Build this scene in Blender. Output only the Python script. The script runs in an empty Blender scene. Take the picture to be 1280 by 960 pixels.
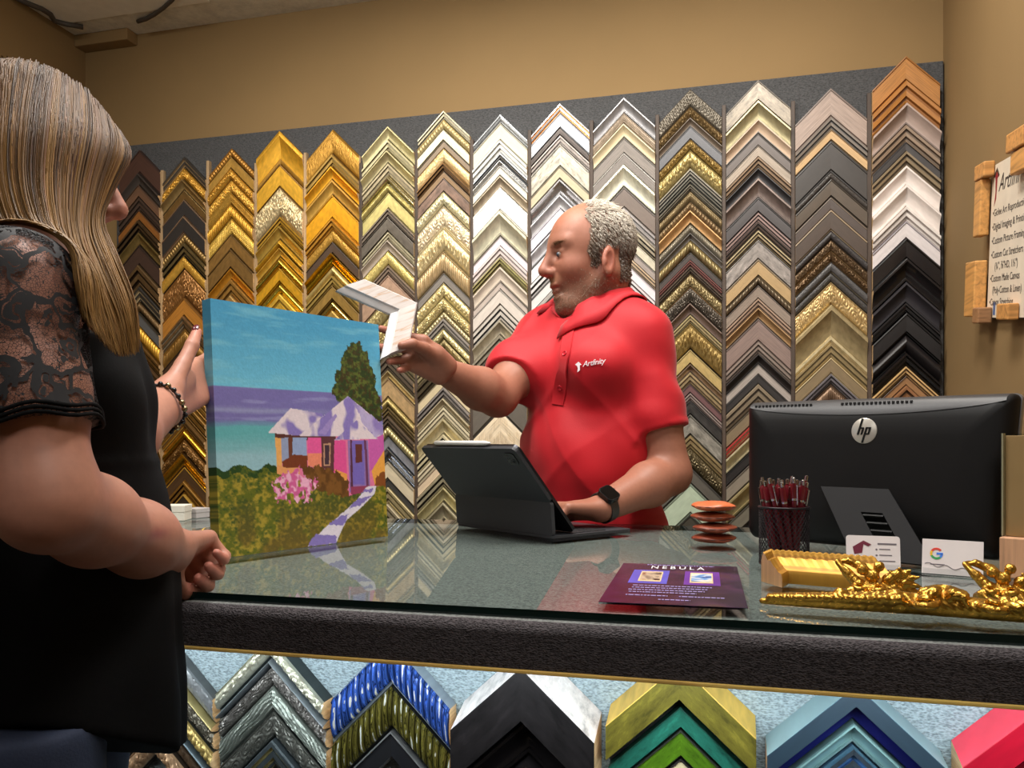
import bpy, bmesh, math, random
import numpy as np
from mathutils import Vector, Matrix
random.seed(7); RNG = np.random.default_rng(7)
SC = bpy.context.scene
COL = SC.collection
PI = math.pi

# ------------------------------------------------------------------ camera
F = 1050.0; CX = 640.0; CY = 550.0; CAMZ = 1.13
YAW = math.radians(14.7)
cs, sn = math.cos(YAW), math.sin(YAW)
DV = np.array([-sn, cs, 0.0]); RV = np.array([cs, sn, 0.0]); UV_ = np.array([0, 0, 1.0])
def W(px, py, D):
    return np.array([0, 0, CAMZ]) + DV * D + RV * ((px - CX) / F * D) + UV_ * (-(py - CY) / F * D)
def onZ(px, py, z):
    return W(px, py, (CAMZ - z) * F / (py - CY))
def depthY(px, Y):
    return Y / (cs + (px - CX) / F * sn)
def onY(px, py, Y):
    return W(px, py, depthY(px, Y))
cam_d = bpy.data.cameras.new('camera'); cam = bpy.data.objects.new('camera', cam_d); COL.objects.link(cam)
cam.location = (0, 0, CAMZ); cam.rotation_euler = (PI / 2, 0, YAW)
cam_d.sensor_width = 36; cam_d.lens = F / 1280 * 36; cam_d.shift_y = (CY - 480) / 1280
cam_d.clip_start = .02
SC.camera = cam
SC.view_settings.view_transform = 'Standard'; SC.view_settings.look = 'None'
SC.view_settings.gamma = 1; SC.view_settings.use_curve_mapping = False
SC.view_settings.exposure = 0

# ------------------------------------------------------------------ materials
def lin(c):
    c = [x / 255 for x in c]
    return tuple((x / 12.92 if x <= .04045 else ((x + .055) / 1.055) ** 2.4) for x in c)
_M = {}
class NT:
    def __init__(s, name):
        s.m = bpy.data.materials.new(name); s.m.use_nodes = True
        s.t = s.m.node_tree; s.N = s.t.nodes; s.L = s.t.links
        s.b = s.N['Principled BSDF']; s.out = s.N['Material Output']
    def n(s, typ, **kw):
        x = s.N.new(typ)
        for k, v in kw.items():
            if k in x.inputs: x.inputs[k].default_value = v
            else: setattr(x, k, v)
        return x
    def l(s, a, b): s.L.new(a, b)
    def coord(s, which='Object', scale=(1, 1, 1), rot=(0, 0, 0)):
        c = s.n('ShaderNodeTexCoord'); m = s.n('ShaderNodeMapping')
        m.inputs['Scale'].default_value = scale; m.inputs['Rotation'].default_value = rot
        s.l(c.outputs[which], m.inputs['Vector']); return m.outputs['Vector']
    def ramp(s, fac, stops, interp='LINEAR'):
        r = s.n('ShaderNodeValToRGB'); e = r.color_ramp.elements; r.color_ramp.interpolation = interp
        while len(e) < len(stops): e.new(.5)
        for el, (p, c) in zip(e, stops):
            el.position = p; el.color = (*c, 1) if len(c) == 3 else c
        s.l(fac, r.inputs['Fac']); return r.outputs['Color']
    def bump(s, h, strength=.3, dist=.002):
        b = s.n('ShaderNodeBump'); b.inputs['Strength'].default_value = strength; b.inputs['Distance'].default_value = dist
        s.l(h, b.inputs['Height']); s.l(b.outputs['Normal'], s.b.inputs['Normal'])
    def set(s, **kw):
        for k, v in kw.items():
            s.b.inputs[k.replace('_', ' ')].default_value = v
def sc_(c, f): return tuple(min(1, x * f) for x in c)
def plain(name, rgb, rough=.5, metal=0., spec=.5, var=.0, scale=20, bump=0., coat=0.):
    key = ('plain', name, tuple(rgb), rough, metal)
    if key in _M: return _M[key]
    t = NT(name); c = lin(rgb); t.set(Base_Color=(*c, 1), Roughness=rough, Metallic=metal)
    t.b.inputs['Specular IOR Level'].default_value = spec
    if coat: t.b.inputs['Coat Weight'].default_value = coat; t.b.inputs['Coat Roughness'].default_value = .05
    nz = t.n('ShaderNodeTexNoise', Scale=scale, Detail=4.); t.l(t.coord(), nz.inputs['Vector'])
    v = var or .06
    t.l(t.ramp(nz.outputs['Fac'], [(.3, sc_(c, 1 - v)), (.7, sc_(c, 1 + v))]), t.b.inputs['Base Color'])
    if bump: t.bump(nz.outputs['Fac'], bump)
    _M[key] = t.m; return t.m
def moulding_mat(rgb, kind):
    """finish of a moulding: w grained wood, d dull paint, m leafed metal, p polished metal, g gloss, t mottled"""
    key = ('ml', tuple(rgb), kind)
    if key in _M: return _M[key]
    t = NT('moulding_finish'); c = lin(rgb)
    if kind == 'w':
        nz = t.n('ShaderNodeTexNoise', Scale=1., Detail=6., Roughness=.65); t.l(t.coord('UV', (14, 260, 1)), nz.inputs['Vector'])
        t.l(t.ramp(nz.outputs['Fac'], [(.28, sc_(c, .62)), (.5, c), (.72, sc_(c, 1.3))]), t.b.inputs['Base Color'])
        t.set(Roughness=.5); t.bump(nz.outputs['Fac'], .25, .001)
    elif kind in 'mp':
        nz = t.n('ShaderNodeTexNoise', Scale=1., Detail=5.); t.l(t.coord('UV', (60, 60, 1)), nz.inputs['Vector'])
        t.l(t.ramp(nz.outputs['Fac'], [(.3, sc_(c, .8)), (.7, sc_(c, 1.2))]), t.b.inputs['Base Color'])
        t.set(Metallic=.6 if kind == 'm' else .95, Roughness=.42 if kind == 'm' else .22)
        t.bump(nz.outputs['Fac'], .08, .001)
    elif kind == 's':
        wv = t.n('ShaderNodeTexWave', Scale=26., Distortion=4.2, Detail=3.); wv.inputs['Detail Scale'].default_value = .8; t.l(t.coord('UV', (1, .35, 1)), wv.inputs['Vector'])
        n2 = t.n('ShaderNodeTexNoise', Scale=1., Detail=3.); t.l(t.coord('UV', (95, 42, 1)), n2.inputs['Vector'])
        pw_ = t.n('ShaderNodeMath', operation='MULTIPLY'); t.l(wv.outputs['Fac'], pw_.inputs[0]); t.l(t.ramp(n2.outputs['Fac'], [(.36, (.35,) * 3), (.62, (1.08,) * 3)]), pw_.inputs[1])
        t.l(t.ramp(pw_.outputs[0], [(.0, sc_(c, .10)), (.25, sc_(c, .6)), (.42, sc_(c, .10)), (.62, sc_(c, 1.0)), (.80, sc_(c, .5)), (.93, (.75, .75, .7))]), t.b.inputs['Base Color'])
        t.set(Metallic=.45, Roughness=.25)
    elif kind == 't':
        nz = t.n('ShaderNodeTexNoise', Scale=1., Detail=7., Roughness=.7); t.l(t.coord('UV', (28, 55, 1)), nz.inputs['Vector'])
        t.l(t.ramp(nz.outputs['Fac'], [(.36, sc_(c, .5)), (.48, c), (.56, sc_(c, 1.15)), (.66, sc_(c, 1.75))]), t.b.inputs['Base Color'])
        t.set(Roughness=.4, Metallic=.25); t.bump(nz.outputs['Fac'], .3, .001)
    else:
        nz = t.n('ShaderNodeTexNoise', Scale=1., Detail=3.); t.l(t.coord('UV', (30, 90, 1)), nz.inputs['Vector'])
        t.l(t.ramp(nz.outputs['Fac'], [(.3, sc_(c, .9)), (.7, sc_(c, 1.08))]), t.b.inputs['Base Color'])
        t.set(Roughness=.2 if kind == 'g' else .45)
    _M[key] = t.m; return t.m
def wood(name, rgb, axis=0, sc=30, rough=.5):
    key = ('wood', name, tuple(rgb), axis, sc)
    if key in _M: return _M[key]
    t = NT(name); c = lin(rgb)
    s = [sc, sc, sc]; s[axis] = sc * .08
    nz = t.n('ShaderNodeTexNoise', Scale=1., Detail=5., Distortion=.6); t.l(t.coord('Object', tuple(x * 4 for x in s)), nz.inputs['Vector'])
    t.l(t.ramp(nz.outputs['Fac'], [(.3, sc_(c, .6)), (.5, c), (.7, sc_(c, 1.2))]), t.b.inputs['Base Color'])
    t.set(Roughness=rough); _M[key] = t.m; return t.m
def carpet(name, rgb, scale=160, contrast=.45, bump=.6):
    t = NT(name); c = lin(rgb)
    nz = t.n('ShaderNodeTexNoise', Scale=scale * 1., Detail=3.); v = t.coord('Object', (1, 1, 2.2)); t.l(v, nz.inputs['Vector'])
    vo = t.n('ShaderNodeTexVoronoi', Scale=scale * 1.6); t.l(v, vo.inputs['Vector'])
    mx = t.n('ShaderNodeMath', operation='MULTIPLY_ADD'); t.l(vo.outputs['Distance'], mx.inputs[0]); mx.inputs[1].default_value = .5
    t.l(nz.outputs['Fac'], mx.inputs[2])
    t.l(t.ramp(mx.outputs[0], [(.5, sc_(c, 1 - contrast)), (.9, sc_(c, 1 + contrast))]), t.b.inputs['Base Color'])
    t.set(Roughness=.95); t.b.inputs['Specular IOR Level'].default_value = .1
    t.bump(mx.outputs[0], bump, .003); return t.m
def vcol_mat(name, rough=.5, spec=.4, sss=0., noise=0., nscale=60, bump=0., metal=0.):
    t = NT(name); a = t.n('ShaderNodeVertexColor', layer_name='Col')
    if noise:
        nz = t.n('ShaderNodeTexNoise', Scale=nscale, Detail=4.); t.l(t.coord(), nz.inputs['Vector'])
        mx = t.n('ShaderNodeMix', data_type='RGBA', blend_type='MULTIPLY'); mx.inputs['Factor'].default_value = 1
        t.l(a.outputs['Color'], mx.inputs[6])
        t.l(t.ramp(nz.outputs['Fac'], [(.3, (1 - noise,) * 3), (.7, (1, 1, 1))]), mx.inputs[7])
        t.l(mx.outputs[2], t.b.inputs['Base Color'])
        if bump: t.bump(nz.outputs['Fac'], bump, .001)
    else: t.l(a.outputs['Color'], t.b.inputs['Base Color'])
    t.set(Roughness=rough, Metallic=metal); t.b.inputs['Specular IOR Level'].default_value = spec
    if sss:
        t.b.inputs['Subsurface Weight'].default_value = sss; t.b.inputs['Subsurface Radius'].default_value = (.012, .005, .003)
        t.b.inputs['Subsurface Scale'].default_value = 1.
    return t.m

# ------------------------------------------------------------------ objects
def tag(o, label=None, cat=None, group=None, kind=None):
    if label: o['label'] = label
    if cat: o['category'] = cat
    if group: o['group'] = group
    if kind: o['kind'] = kind
    return o
def empty(name, loc=(0, 0, 0), rotz=0., rot=None):
    o = bpy.data.objects.new(name, None); COL.objects.link(o); o.location = loc
    o.rotation_euler = rot if rot else (0, 0, rotz); o.empty_display_size = .02; return o
def mk(name, V, Fc, mats, parent=None, mi=None, smooth=False, uv=None, cols=None, loc=None, recalc=False, sharp=None):
    me = bpy.data.meshes.new(name); me.from_pydata([tuple(map(float, v)) for v in V], [], [tuple(int(i) for i in f) for f in Fc])
    if not isinstance(mats, (list, tuple)): mats = [mats]
    for m in mats: me.materials.append(m)
    if mi is not None: me.polygons.foreach_set('material_index', np.asarray(mi, dtype=np.int32))
    if uv is not None:
        l = me.uv_layers.new(name='UVMap'); idx = np.empty(len(me.loops), dtype=np.int32); me.loops.foreach_get('vertex_index', idx)
        l.data.foreach_set('uv', np.asarray(uv, dtype=np.float32)[idx].ravel())
    if cols is not None:
        a = me.color_attributes.new('Col', 'FLOAT_COLOR', 'POINT')
        c = np.ones((len(V), 4), dtype=np.float32); c[:, :3] = cols; a.data.foreach_set('color', c.ravel())
    if recalc:
        bm = bmesh.new(); bm.from_mesh(me); bmesh.ops.recalc_face_normals(bm, faces=bm.faces); bm.to_mesh(me); bm.free()
    if smooth is True: me.shade_smooth()
    elif smooth:
        me.shade_smooth(); me.set_sharp_from_angle(angle=math.radians(smooth))
    me.update()
    o = bpy.data.objects.new(name, me); COL.objects.link(o)
    if parent: o.parent = parent
    if loc is not None: o.location = loc
    return o
class MB:
    """collects shapes for ONE mesh"""
    def __init__(s): s.V = []; s.F = []; s.mi = []
    def add(s, V, Fc, m=0):
        b = len(s.V); s.V += [tuple(map(float, v)) for v in V]; s.F += [tuple(b + i for i in f) for f in Fc]; s.mi += [m] * len(Fc); return s
    def box(s, lo, hi, m=0, bev=0., M=None, seg=2):
        bm = bmesh.new(); bmesh.ops.create_cube(bm, size=1)
        lo = np.array(lo, float); hi = np.array(hi, float)
        for v in bm.verts: v.co = Vector(((lo + hi) / 2 + np.array(v.co) * (hi - lo)))
        if bev: bmesh.ops.bevel(bm, geom=bm.edges[:], offset=bev, segments=seg, affect='EDGES', profile=.5)
        return s._bm(bm, m, M)
    def _bm(s, bm, m=0, M=None):
        if M is not None: bm.transform(M)
        bmesh.ops.recalc_face_normals(bm, faces=bm.faces)
        bm.verts.index_update()
        s.add([v.co[:] for v in bm.verts], [[v.index for v in f.verts] for f in bm.faces], m); bm.free(); return s
    def ball(s, c, r, m=0, u=16, v=10, M=None):
        bm = bmesh.new(); bmesh.ops.create_uvsphere(bm, u_segments=u, v_segments=v, radius=1)
        r = (r,) * 3 if np.isscalar(r) else r
        for x in bm.verts: x.co = Vector((x.co.x * r[0] + c[0], x.co.y * r[1] + c[1], x.co.z * r[2] + c[2]))
        return s._bm(bm, m, M)
    def tube(s, pts, r, m=0, n=8, cap=True):
        pts = [np.array(p, float) for p in pts]; rr = [r] * len(pts) if np.isscalar(r) else r
        V = []; Fc = []; up = None
        for i, p in enumerate(pts):
            d = pts[min(i + 1, len(pts) - 1)] - pts[max(i - 1, 0)]; d /= (np.linalg.norm(d) + 1e-12)
            if up is None:
                up = np.array([0, 0, 1.]) if abs(d[2]) < .9 else np.array([1., 0, 0])
            a = np.cross(d, up); a /= (np.linalg.norm(a) + 1e-12); b = np.cross(a, d); up = b
            for k in range(n):
                t = 2 * PI * k / n; V.append(p + rr[i] * (a * math.cos(t) + b * math.sin(t)))
        for i in range(len(pts) - 1):
            for k in range(n):
                k2 = (k + 1) % n; Fc.append((i * n + k, i * n + k2, (i + 1) * n + k2, (i + 1) * n + k))
        if cap: Fc += [tuple(range(n - 1, -1, -1)), tuple((len(pts) - 1) * n + k for k in range(n))]
        return s.add(V, Fc, m)
    def lathe(s, prof, c=(0, 0, 0), m=0, n=32, M=None):
        V = []; Fc = []
        for r, z in prof:
            for k in range(n):
                t = 2 * PI * k / n; V.append((c[0] + r * math.cos(t), c[1] + r * math.sin(t), c[2] + z))
        for i in range(len(prof) - 1):
            for k in range(n):
                k2 = (k + 1) % n; Fc.append((i * n + k, i * n + k2, (i + 1) * n + k2, (i + 1) * n + k))
        if M is not None: V = [tuple(M @ Vector(v)) for v in V]
        return s.add(V, Fc, m)
    def prism(s, poly, h0, h1, m=0, M=None):
        """poly in local xy, extruded along z"""
        n = len(poly); V = [(p[0], p[1], h0) for p in poly] + [(p[0], p[1], h1) for p in poly]
        Fc = [tuple(range(n - 1, -1, -1)), tuple(range(n, 2 * n))] + [(i, (i + 1) % n, n + (i + 1) % n, n + i) for i in range(n)]
        if M is not None: V = [tuple(M @ Vector(v)) for v in V]
        return s.add(V, Fc, m)
    def build(s, name, mats, parent=None, smooth=False, recalc=True, loc=None):
        return mk(name, s.V, s.F, mats, parent, s.mi, smooth, recalc=recalc, loc=loc)
def frameM(o, x, y, z):
    M = Matrix.Identity(4)
    for i, v in enumerate((x, y, z)):
        for k in range(3): M[k][i] = float(v[k])
    for k in range(3): M[k][3] = float(o[k])
    return M
def nrm(v): v = np.array(v, float); return v / np.linalg.norm(v)
def rrect(w, h, r, n=5):
    out = []
    for cx, cy, a0 in ((w / 2 - r, h / 2 - r, 0), (-w / 2 + r, h / 2 - r, 90), (-w / 2 + r, -h / 2 + r, 180), (w / 2 - r, -h / 2 + r, 270)):
        for k in range(n + 1):
            a = math.radians(a0 + 90 * k / n); out.append((cx + r * math.cos(a), cy + r * math.sin(a)))
    return out
def text_obj(name, body, size, mat, parent, M, extrude=.0003, shear=0., align='LEFT', space=1.):
    cu = bpy.data.curves.new(name, 'FONT'); cu.body = body; cu.size = size; cu.extrude = extrude; cu.shear = shear; cu.resolution_u = 3
    cu.align_x = align; cu.space_character = space
    t = bpy.data.objects.new(name, cu); COL.objects.link(t)
    me = bpy.data.meshes.new_from_object(t); bpy.data.objects.remove(t); bpy.data.curves.remove(cu)
    me.materials.clear(); me.materials.append(mat)
    o = bpy.data.objects.new(name, me); COL.objects.link(o); o.parent = parent; o.matrix_local = M; return o
# ================================================================== SETTING
XL, XR, YB, YF, ZC = -2.31, .575, 2.60, -2.6, 2.60
def wall_paint():
    t = NT('tan_wall_paint'); c = lin((136, 109, 69))
    nz = t.n('ShaderNodeTexNoise', Scale=2.5, Detail=6.); t.l(t.coord(), nz.inputs['Vector'])
    t.l(t.ramp(nz.outputs['Fac'], [(.3, sc_(c, .93)), (.7, sc_(c, 1.05))]), t.b.inputs['Base Color'])
    n2 = t.n('ShaderNodeTexNoise', Scale=140., Detail=3.); t.l(t.coord(), n2.inputs['Vector'])
    t.set(Roughness=.8); t.bump(n2.outputs['Fac'], .12, .001); return t.m
WALLM = wall_paint()
def struct(name, lo, hi, m, bev=0.):
    return tag(MB().box(lo, hi, 0, bev).build(name, m), kind='structure')
struct('wall_back', (XL - .1, YB, 0), (XR + .1, YB + .1, ZC), WALLM)
struct('wall_left', (XL - .1, YF, 0), (XL, YB, ZC), WALLM)
struct('wall_right', (XR, YF, 0), (XR + .1, YB, ZC), WALLM)
struct('wall_front', (XL - .1, YF - .1, 0), (XR + .1, YF, ZC), WALLM)
struct('floor', (XL - .1, YF - .1, -.1), (XR + .1, YB + .1, 0), carpet('floor_carpet', (88, 82, 76), 90))
def ceil_mat():
    t = NT('ceiling_tile'); c = lin((226, 222, 210))
    nz = t.n('ShaderNodeTexNoise', Scale=26., Detail=5., Roughness=.7); t.l(t.coord(), nz.inputs['Vector'])
    t.l(t.ramp(nz.outputs['Fac'], [(.35, sc_(c, .82)), (.6, sc_(c, 1.05))]), t.b.inputs['Base Color'])
    t.set(Roughness=.9); t.bump(nz.outputs['Fac'], .3, .002); return t.m
CEILM = ceil_mat()
struct('ceiling', (XL - .1, YF - .1, ZC), (XR + .1, YB + .1, ZC + .1), CEILM)
# tan block where the two walls meet the ceiling
p0 = onY(105, 40, YB); p1 = onY(172, 40, YB)
b = MB().box((XL, YB - .055, ZC - .042), (p1[0], YB, ZC), 0, .003)
tag(b.build('trim_1', WALLM), kind='structure')
# plain pale ceiling tile and two dark seams crossing it
tag(MB().box((XL + .02, 1.45, ZC - .006), (XL + .62, YB - .14, ZC), 0, .002).build('ceiling_panel', plain('pale_ceiling_panel', (236, 232, 222), .85)), kind='structure')
cab = plain('dark_cable', (70, 62, 54), .6)
a0 = onY(172, 26, 2.42); 
def cpts(P, z): return [onZ(x, y, z) for x, y in P]
tag(MB().tube(cpts([(172, 27), (182, 24), (193, 18), (204, 10), (214, 1), (222, -8)], ZC - .009), .007).build('ceiling_cable', cab, smooth=True), 'dark cable curving across the pale ceiling panel', 'cable')
tag(MB().tube(cpts([(18, -4), (34, 4), (52, 11), (63, 18), (68, 26), (82, 30), (104, 34)], ZC - .012), .009).build('ceiling_cable', cab, smooth=True), 'dark cable hugging the top of the side wall at the ceiling', 'cable')

# grey carpeted display board on the back wall
bx0 = onY(146, 500, 2.58)[0]
PAN_Y = 2.578
PANEL = carpet('grey_board_carpet', (76, 76, 77), 130, .3)
tag(MB().box((bx0, PAN_Y, .55), (XR - .003, YB - .002, 2.192), 0, .004).build('display_board', PANEL),
    'grey carpeted display board behind the columns of corner samples', 'display board')

# ================================================================== CORNER SAMPLES
RAWM = moulding_mat((205, 172, 128), 'w')
GAPM = plain('black_edge', (22, 20, 19), .6)
def bump1(x): return np.sqrt(np.clip(1 - x * x, 0, 1))
def ornament(kind, s, u, t, seed):
    """height in metres of carving at distance s along and fraction u across"""
    v = u * t; P = np.random.default_rng(seed).uniform(0, 6, 8); env = np.clip(np.sin(PI * np.clip((u - .06) / .88, 0, 1)), 0, 1)
    if kind == 'bead': p = .0075; return .004 * bump1(((s / p) % 1) * 2 - 1) * bump1(np.clip((u - .5) / .3, -1, 1))
    if kind == 'pearl': p = .013; return .006 * bump1(((s / p) % 1) * 2 - 1) * bump1(np.clip((u - .5) / .36, -1, 1))
    if kind == 'rope': p = .011; return .0035 * np.abs(np.sin(PI * (s / p + u * 1.2))) * env
    if kind == 'flute': p = .010; return .0035 * np.abs(np.sin(PI * s / p)) * env ** .5
    if kind == 'ribs': p = t / 6; return .002 * np.abs(np.sin(PI * v / p))
    if kind == 'weave':
        p = .012; a = (s + v) / p; b = (s - v) / p
        return .0028 * np.where((np.floor(a) + np.floor(b)) % 2 == 0, np.abs(np.sin(PI * a)), np.abs(np.sin(PI * b)))
    if kind == 'dots': p = .0068; return .003 * np.clip(np.sin(2 * PI * s / p) * .5 + .5, 0, 1) * np.clip(np.sin(2 * PI * v / p) * .5 + .5, 0, 1)
    if kind == 'stipple': return .0014 * RNG.random(s.shape) * env ** .3
    if kind == 'leaf':
        p = .03; a = s / p * 2 * PI
        h = np.sin(a + 3 * np.sin(2.2 * u * PI + P[0])) * .5 + .5 * np.sin(2.1 * a + 5 * u + P[1] + 1.5 * np.sin(a)) + .35 * np.sin(5.3 * a - 9 * u + P[2])
        return .0058 * (np.abs(h) * .7 + .25) * env
    if kind in ('scroll', 'swirl'):
        p = min(.04, max(t * .7, .018)); a = ((s / p + P[0]) % 1) * 2 - 1; b = (((v / p) + .5 * (np.floor(s / p + P[0]) % 2)) % 1) * 2 - 1
        r = np.hypot(a, b); th = np.arctan2(b, a)
        if kind == 'scroll': return .0055 * (np.abs(np.sin(2 * th + 7 * r)) ** .7) * env ** .4
        return .0024 * (np.sin(15 * r) * .5 + .5) * env ** .3
    if kind == 'flow':
        return .0034 * np.abs(np.sin(10 * v / .01 * .5 + 3.2 * np.sin(s / .03 + P[0]) + 1.7 * np.sin(s / .011 + P[1] + u * 4))) * env ** .4
    if kind == 'stripes':
        q = s / .0125 + .25 * np.sin(s / .012 + P[0]) + .12 * np.sin(u * 6 + P[1] + s * 90)
        return .0042 * np.abs(np.sin(PI * q)) ** .6 * env ** .25
    if kind == 'hatch':
        p = .034; c = (np.floor((s) / p) + np.floor(v / p)) % 2
        return .0026 * np.abs(np.sin(PI * np.where(c == 0, s, v) / .0065))
    return np.zeros_like(s)
def profile(kind, h):
    """[(u, height, slot)] from the outer back edge to the inner back edge; slot colours the face that follows"""
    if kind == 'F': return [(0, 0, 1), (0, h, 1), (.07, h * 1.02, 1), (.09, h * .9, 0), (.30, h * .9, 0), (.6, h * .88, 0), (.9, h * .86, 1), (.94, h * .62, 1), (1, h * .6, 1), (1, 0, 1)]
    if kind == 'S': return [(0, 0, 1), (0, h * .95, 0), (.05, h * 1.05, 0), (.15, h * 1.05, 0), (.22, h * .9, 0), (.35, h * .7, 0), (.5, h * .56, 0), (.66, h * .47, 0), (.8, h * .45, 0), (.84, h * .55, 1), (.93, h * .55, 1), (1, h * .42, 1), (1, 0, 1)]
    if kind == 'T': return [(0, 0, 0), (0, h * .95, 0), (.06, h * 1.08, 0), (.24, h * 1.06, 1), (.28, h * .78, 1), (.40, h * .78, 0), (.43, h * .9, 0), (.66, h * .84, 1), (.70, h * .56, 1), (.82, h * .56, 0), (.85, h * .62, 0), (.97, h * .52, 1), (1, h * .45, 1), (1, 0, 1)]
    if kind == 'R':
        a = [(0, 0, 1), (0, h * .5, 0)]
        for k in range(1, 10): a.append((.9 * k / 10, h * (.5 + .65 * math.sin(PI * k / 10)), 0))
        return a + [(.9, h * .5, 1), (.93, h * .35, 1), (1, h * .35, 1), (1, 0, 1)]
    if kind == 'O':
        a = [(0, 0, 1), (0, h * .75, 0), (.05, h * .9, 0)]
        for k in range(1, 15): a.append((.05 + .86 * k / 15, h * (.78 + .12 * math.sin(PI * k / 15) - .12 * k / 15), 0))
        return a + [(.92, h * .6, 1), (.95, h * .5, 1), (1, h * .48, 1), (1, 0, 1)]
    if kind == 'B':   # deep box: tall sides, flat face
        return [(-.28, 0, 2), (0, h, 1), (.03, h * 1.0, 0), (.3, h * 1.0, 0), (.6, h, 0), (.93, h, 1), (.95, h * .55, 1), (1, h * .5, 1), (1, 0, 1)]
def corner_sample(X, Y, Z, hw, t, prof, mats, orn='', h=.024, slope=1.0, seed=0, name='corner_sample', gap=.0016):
    root = empty(name, (X, Y, Z))
    pr = profile(prof, h); te = max(t - gap, .004)
    N = 56 if orn else 6
    if orn and hw > .088: N = 84
    U = np.array([p[0] for p in pr]); H = np.array([p[1] for p in pr]); slot = [p[2] for p in pr]
    for side in (-1, 1):
        xs = np.linspace(hw, 0, N + 1)
        Sg, Ug = np.meshgrid(xs * math.sqrt(1 + slope ** 2), U, indexing='ij')
        Hg = np.tile(H, (N + 1, 1)).copy()
        if orn:
            d = ornament(orn, Sg + .0007 * side, Ug, te, seed)
            inner = (U > .05) & (U < .92); Hg[:, inner] += d[:, inner]
        Xg = np.tile(xs[:, None], (1, len(U))) * side
        Zg = -np.abs(Xg) * slope - Ug * te
        V = np.stack([Xg, -Hg, Zg], -1).reshape(-1, 3)
        uv = np.stack([Sg.ravel() + .37 * seed % 5, (Ug * te).ravel() + side], -1)
        m = len(U); Fc = []; mi = []
        for i in range(N):
            for j in range(m):
                j2 = (j + 1) % m
                Fc.append((i * m + j, i * m + j2, (i + 1) * m + j2, (i + 1) * m + j)); mi.append(slot[j] if j < m - 1 else 3)
        cap = tuple(range(m)); Fc.append(cap); mi.append(3)
        cap2 = tuple(N * m + k for k in range(m)); Fc.append(cap2[::-1]); mi.append(1)
        mk('mitred_length', V, Fc, mats, root, mi, 50 if orn else 30, uv=uv, recalc=True)
    return root
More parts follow.
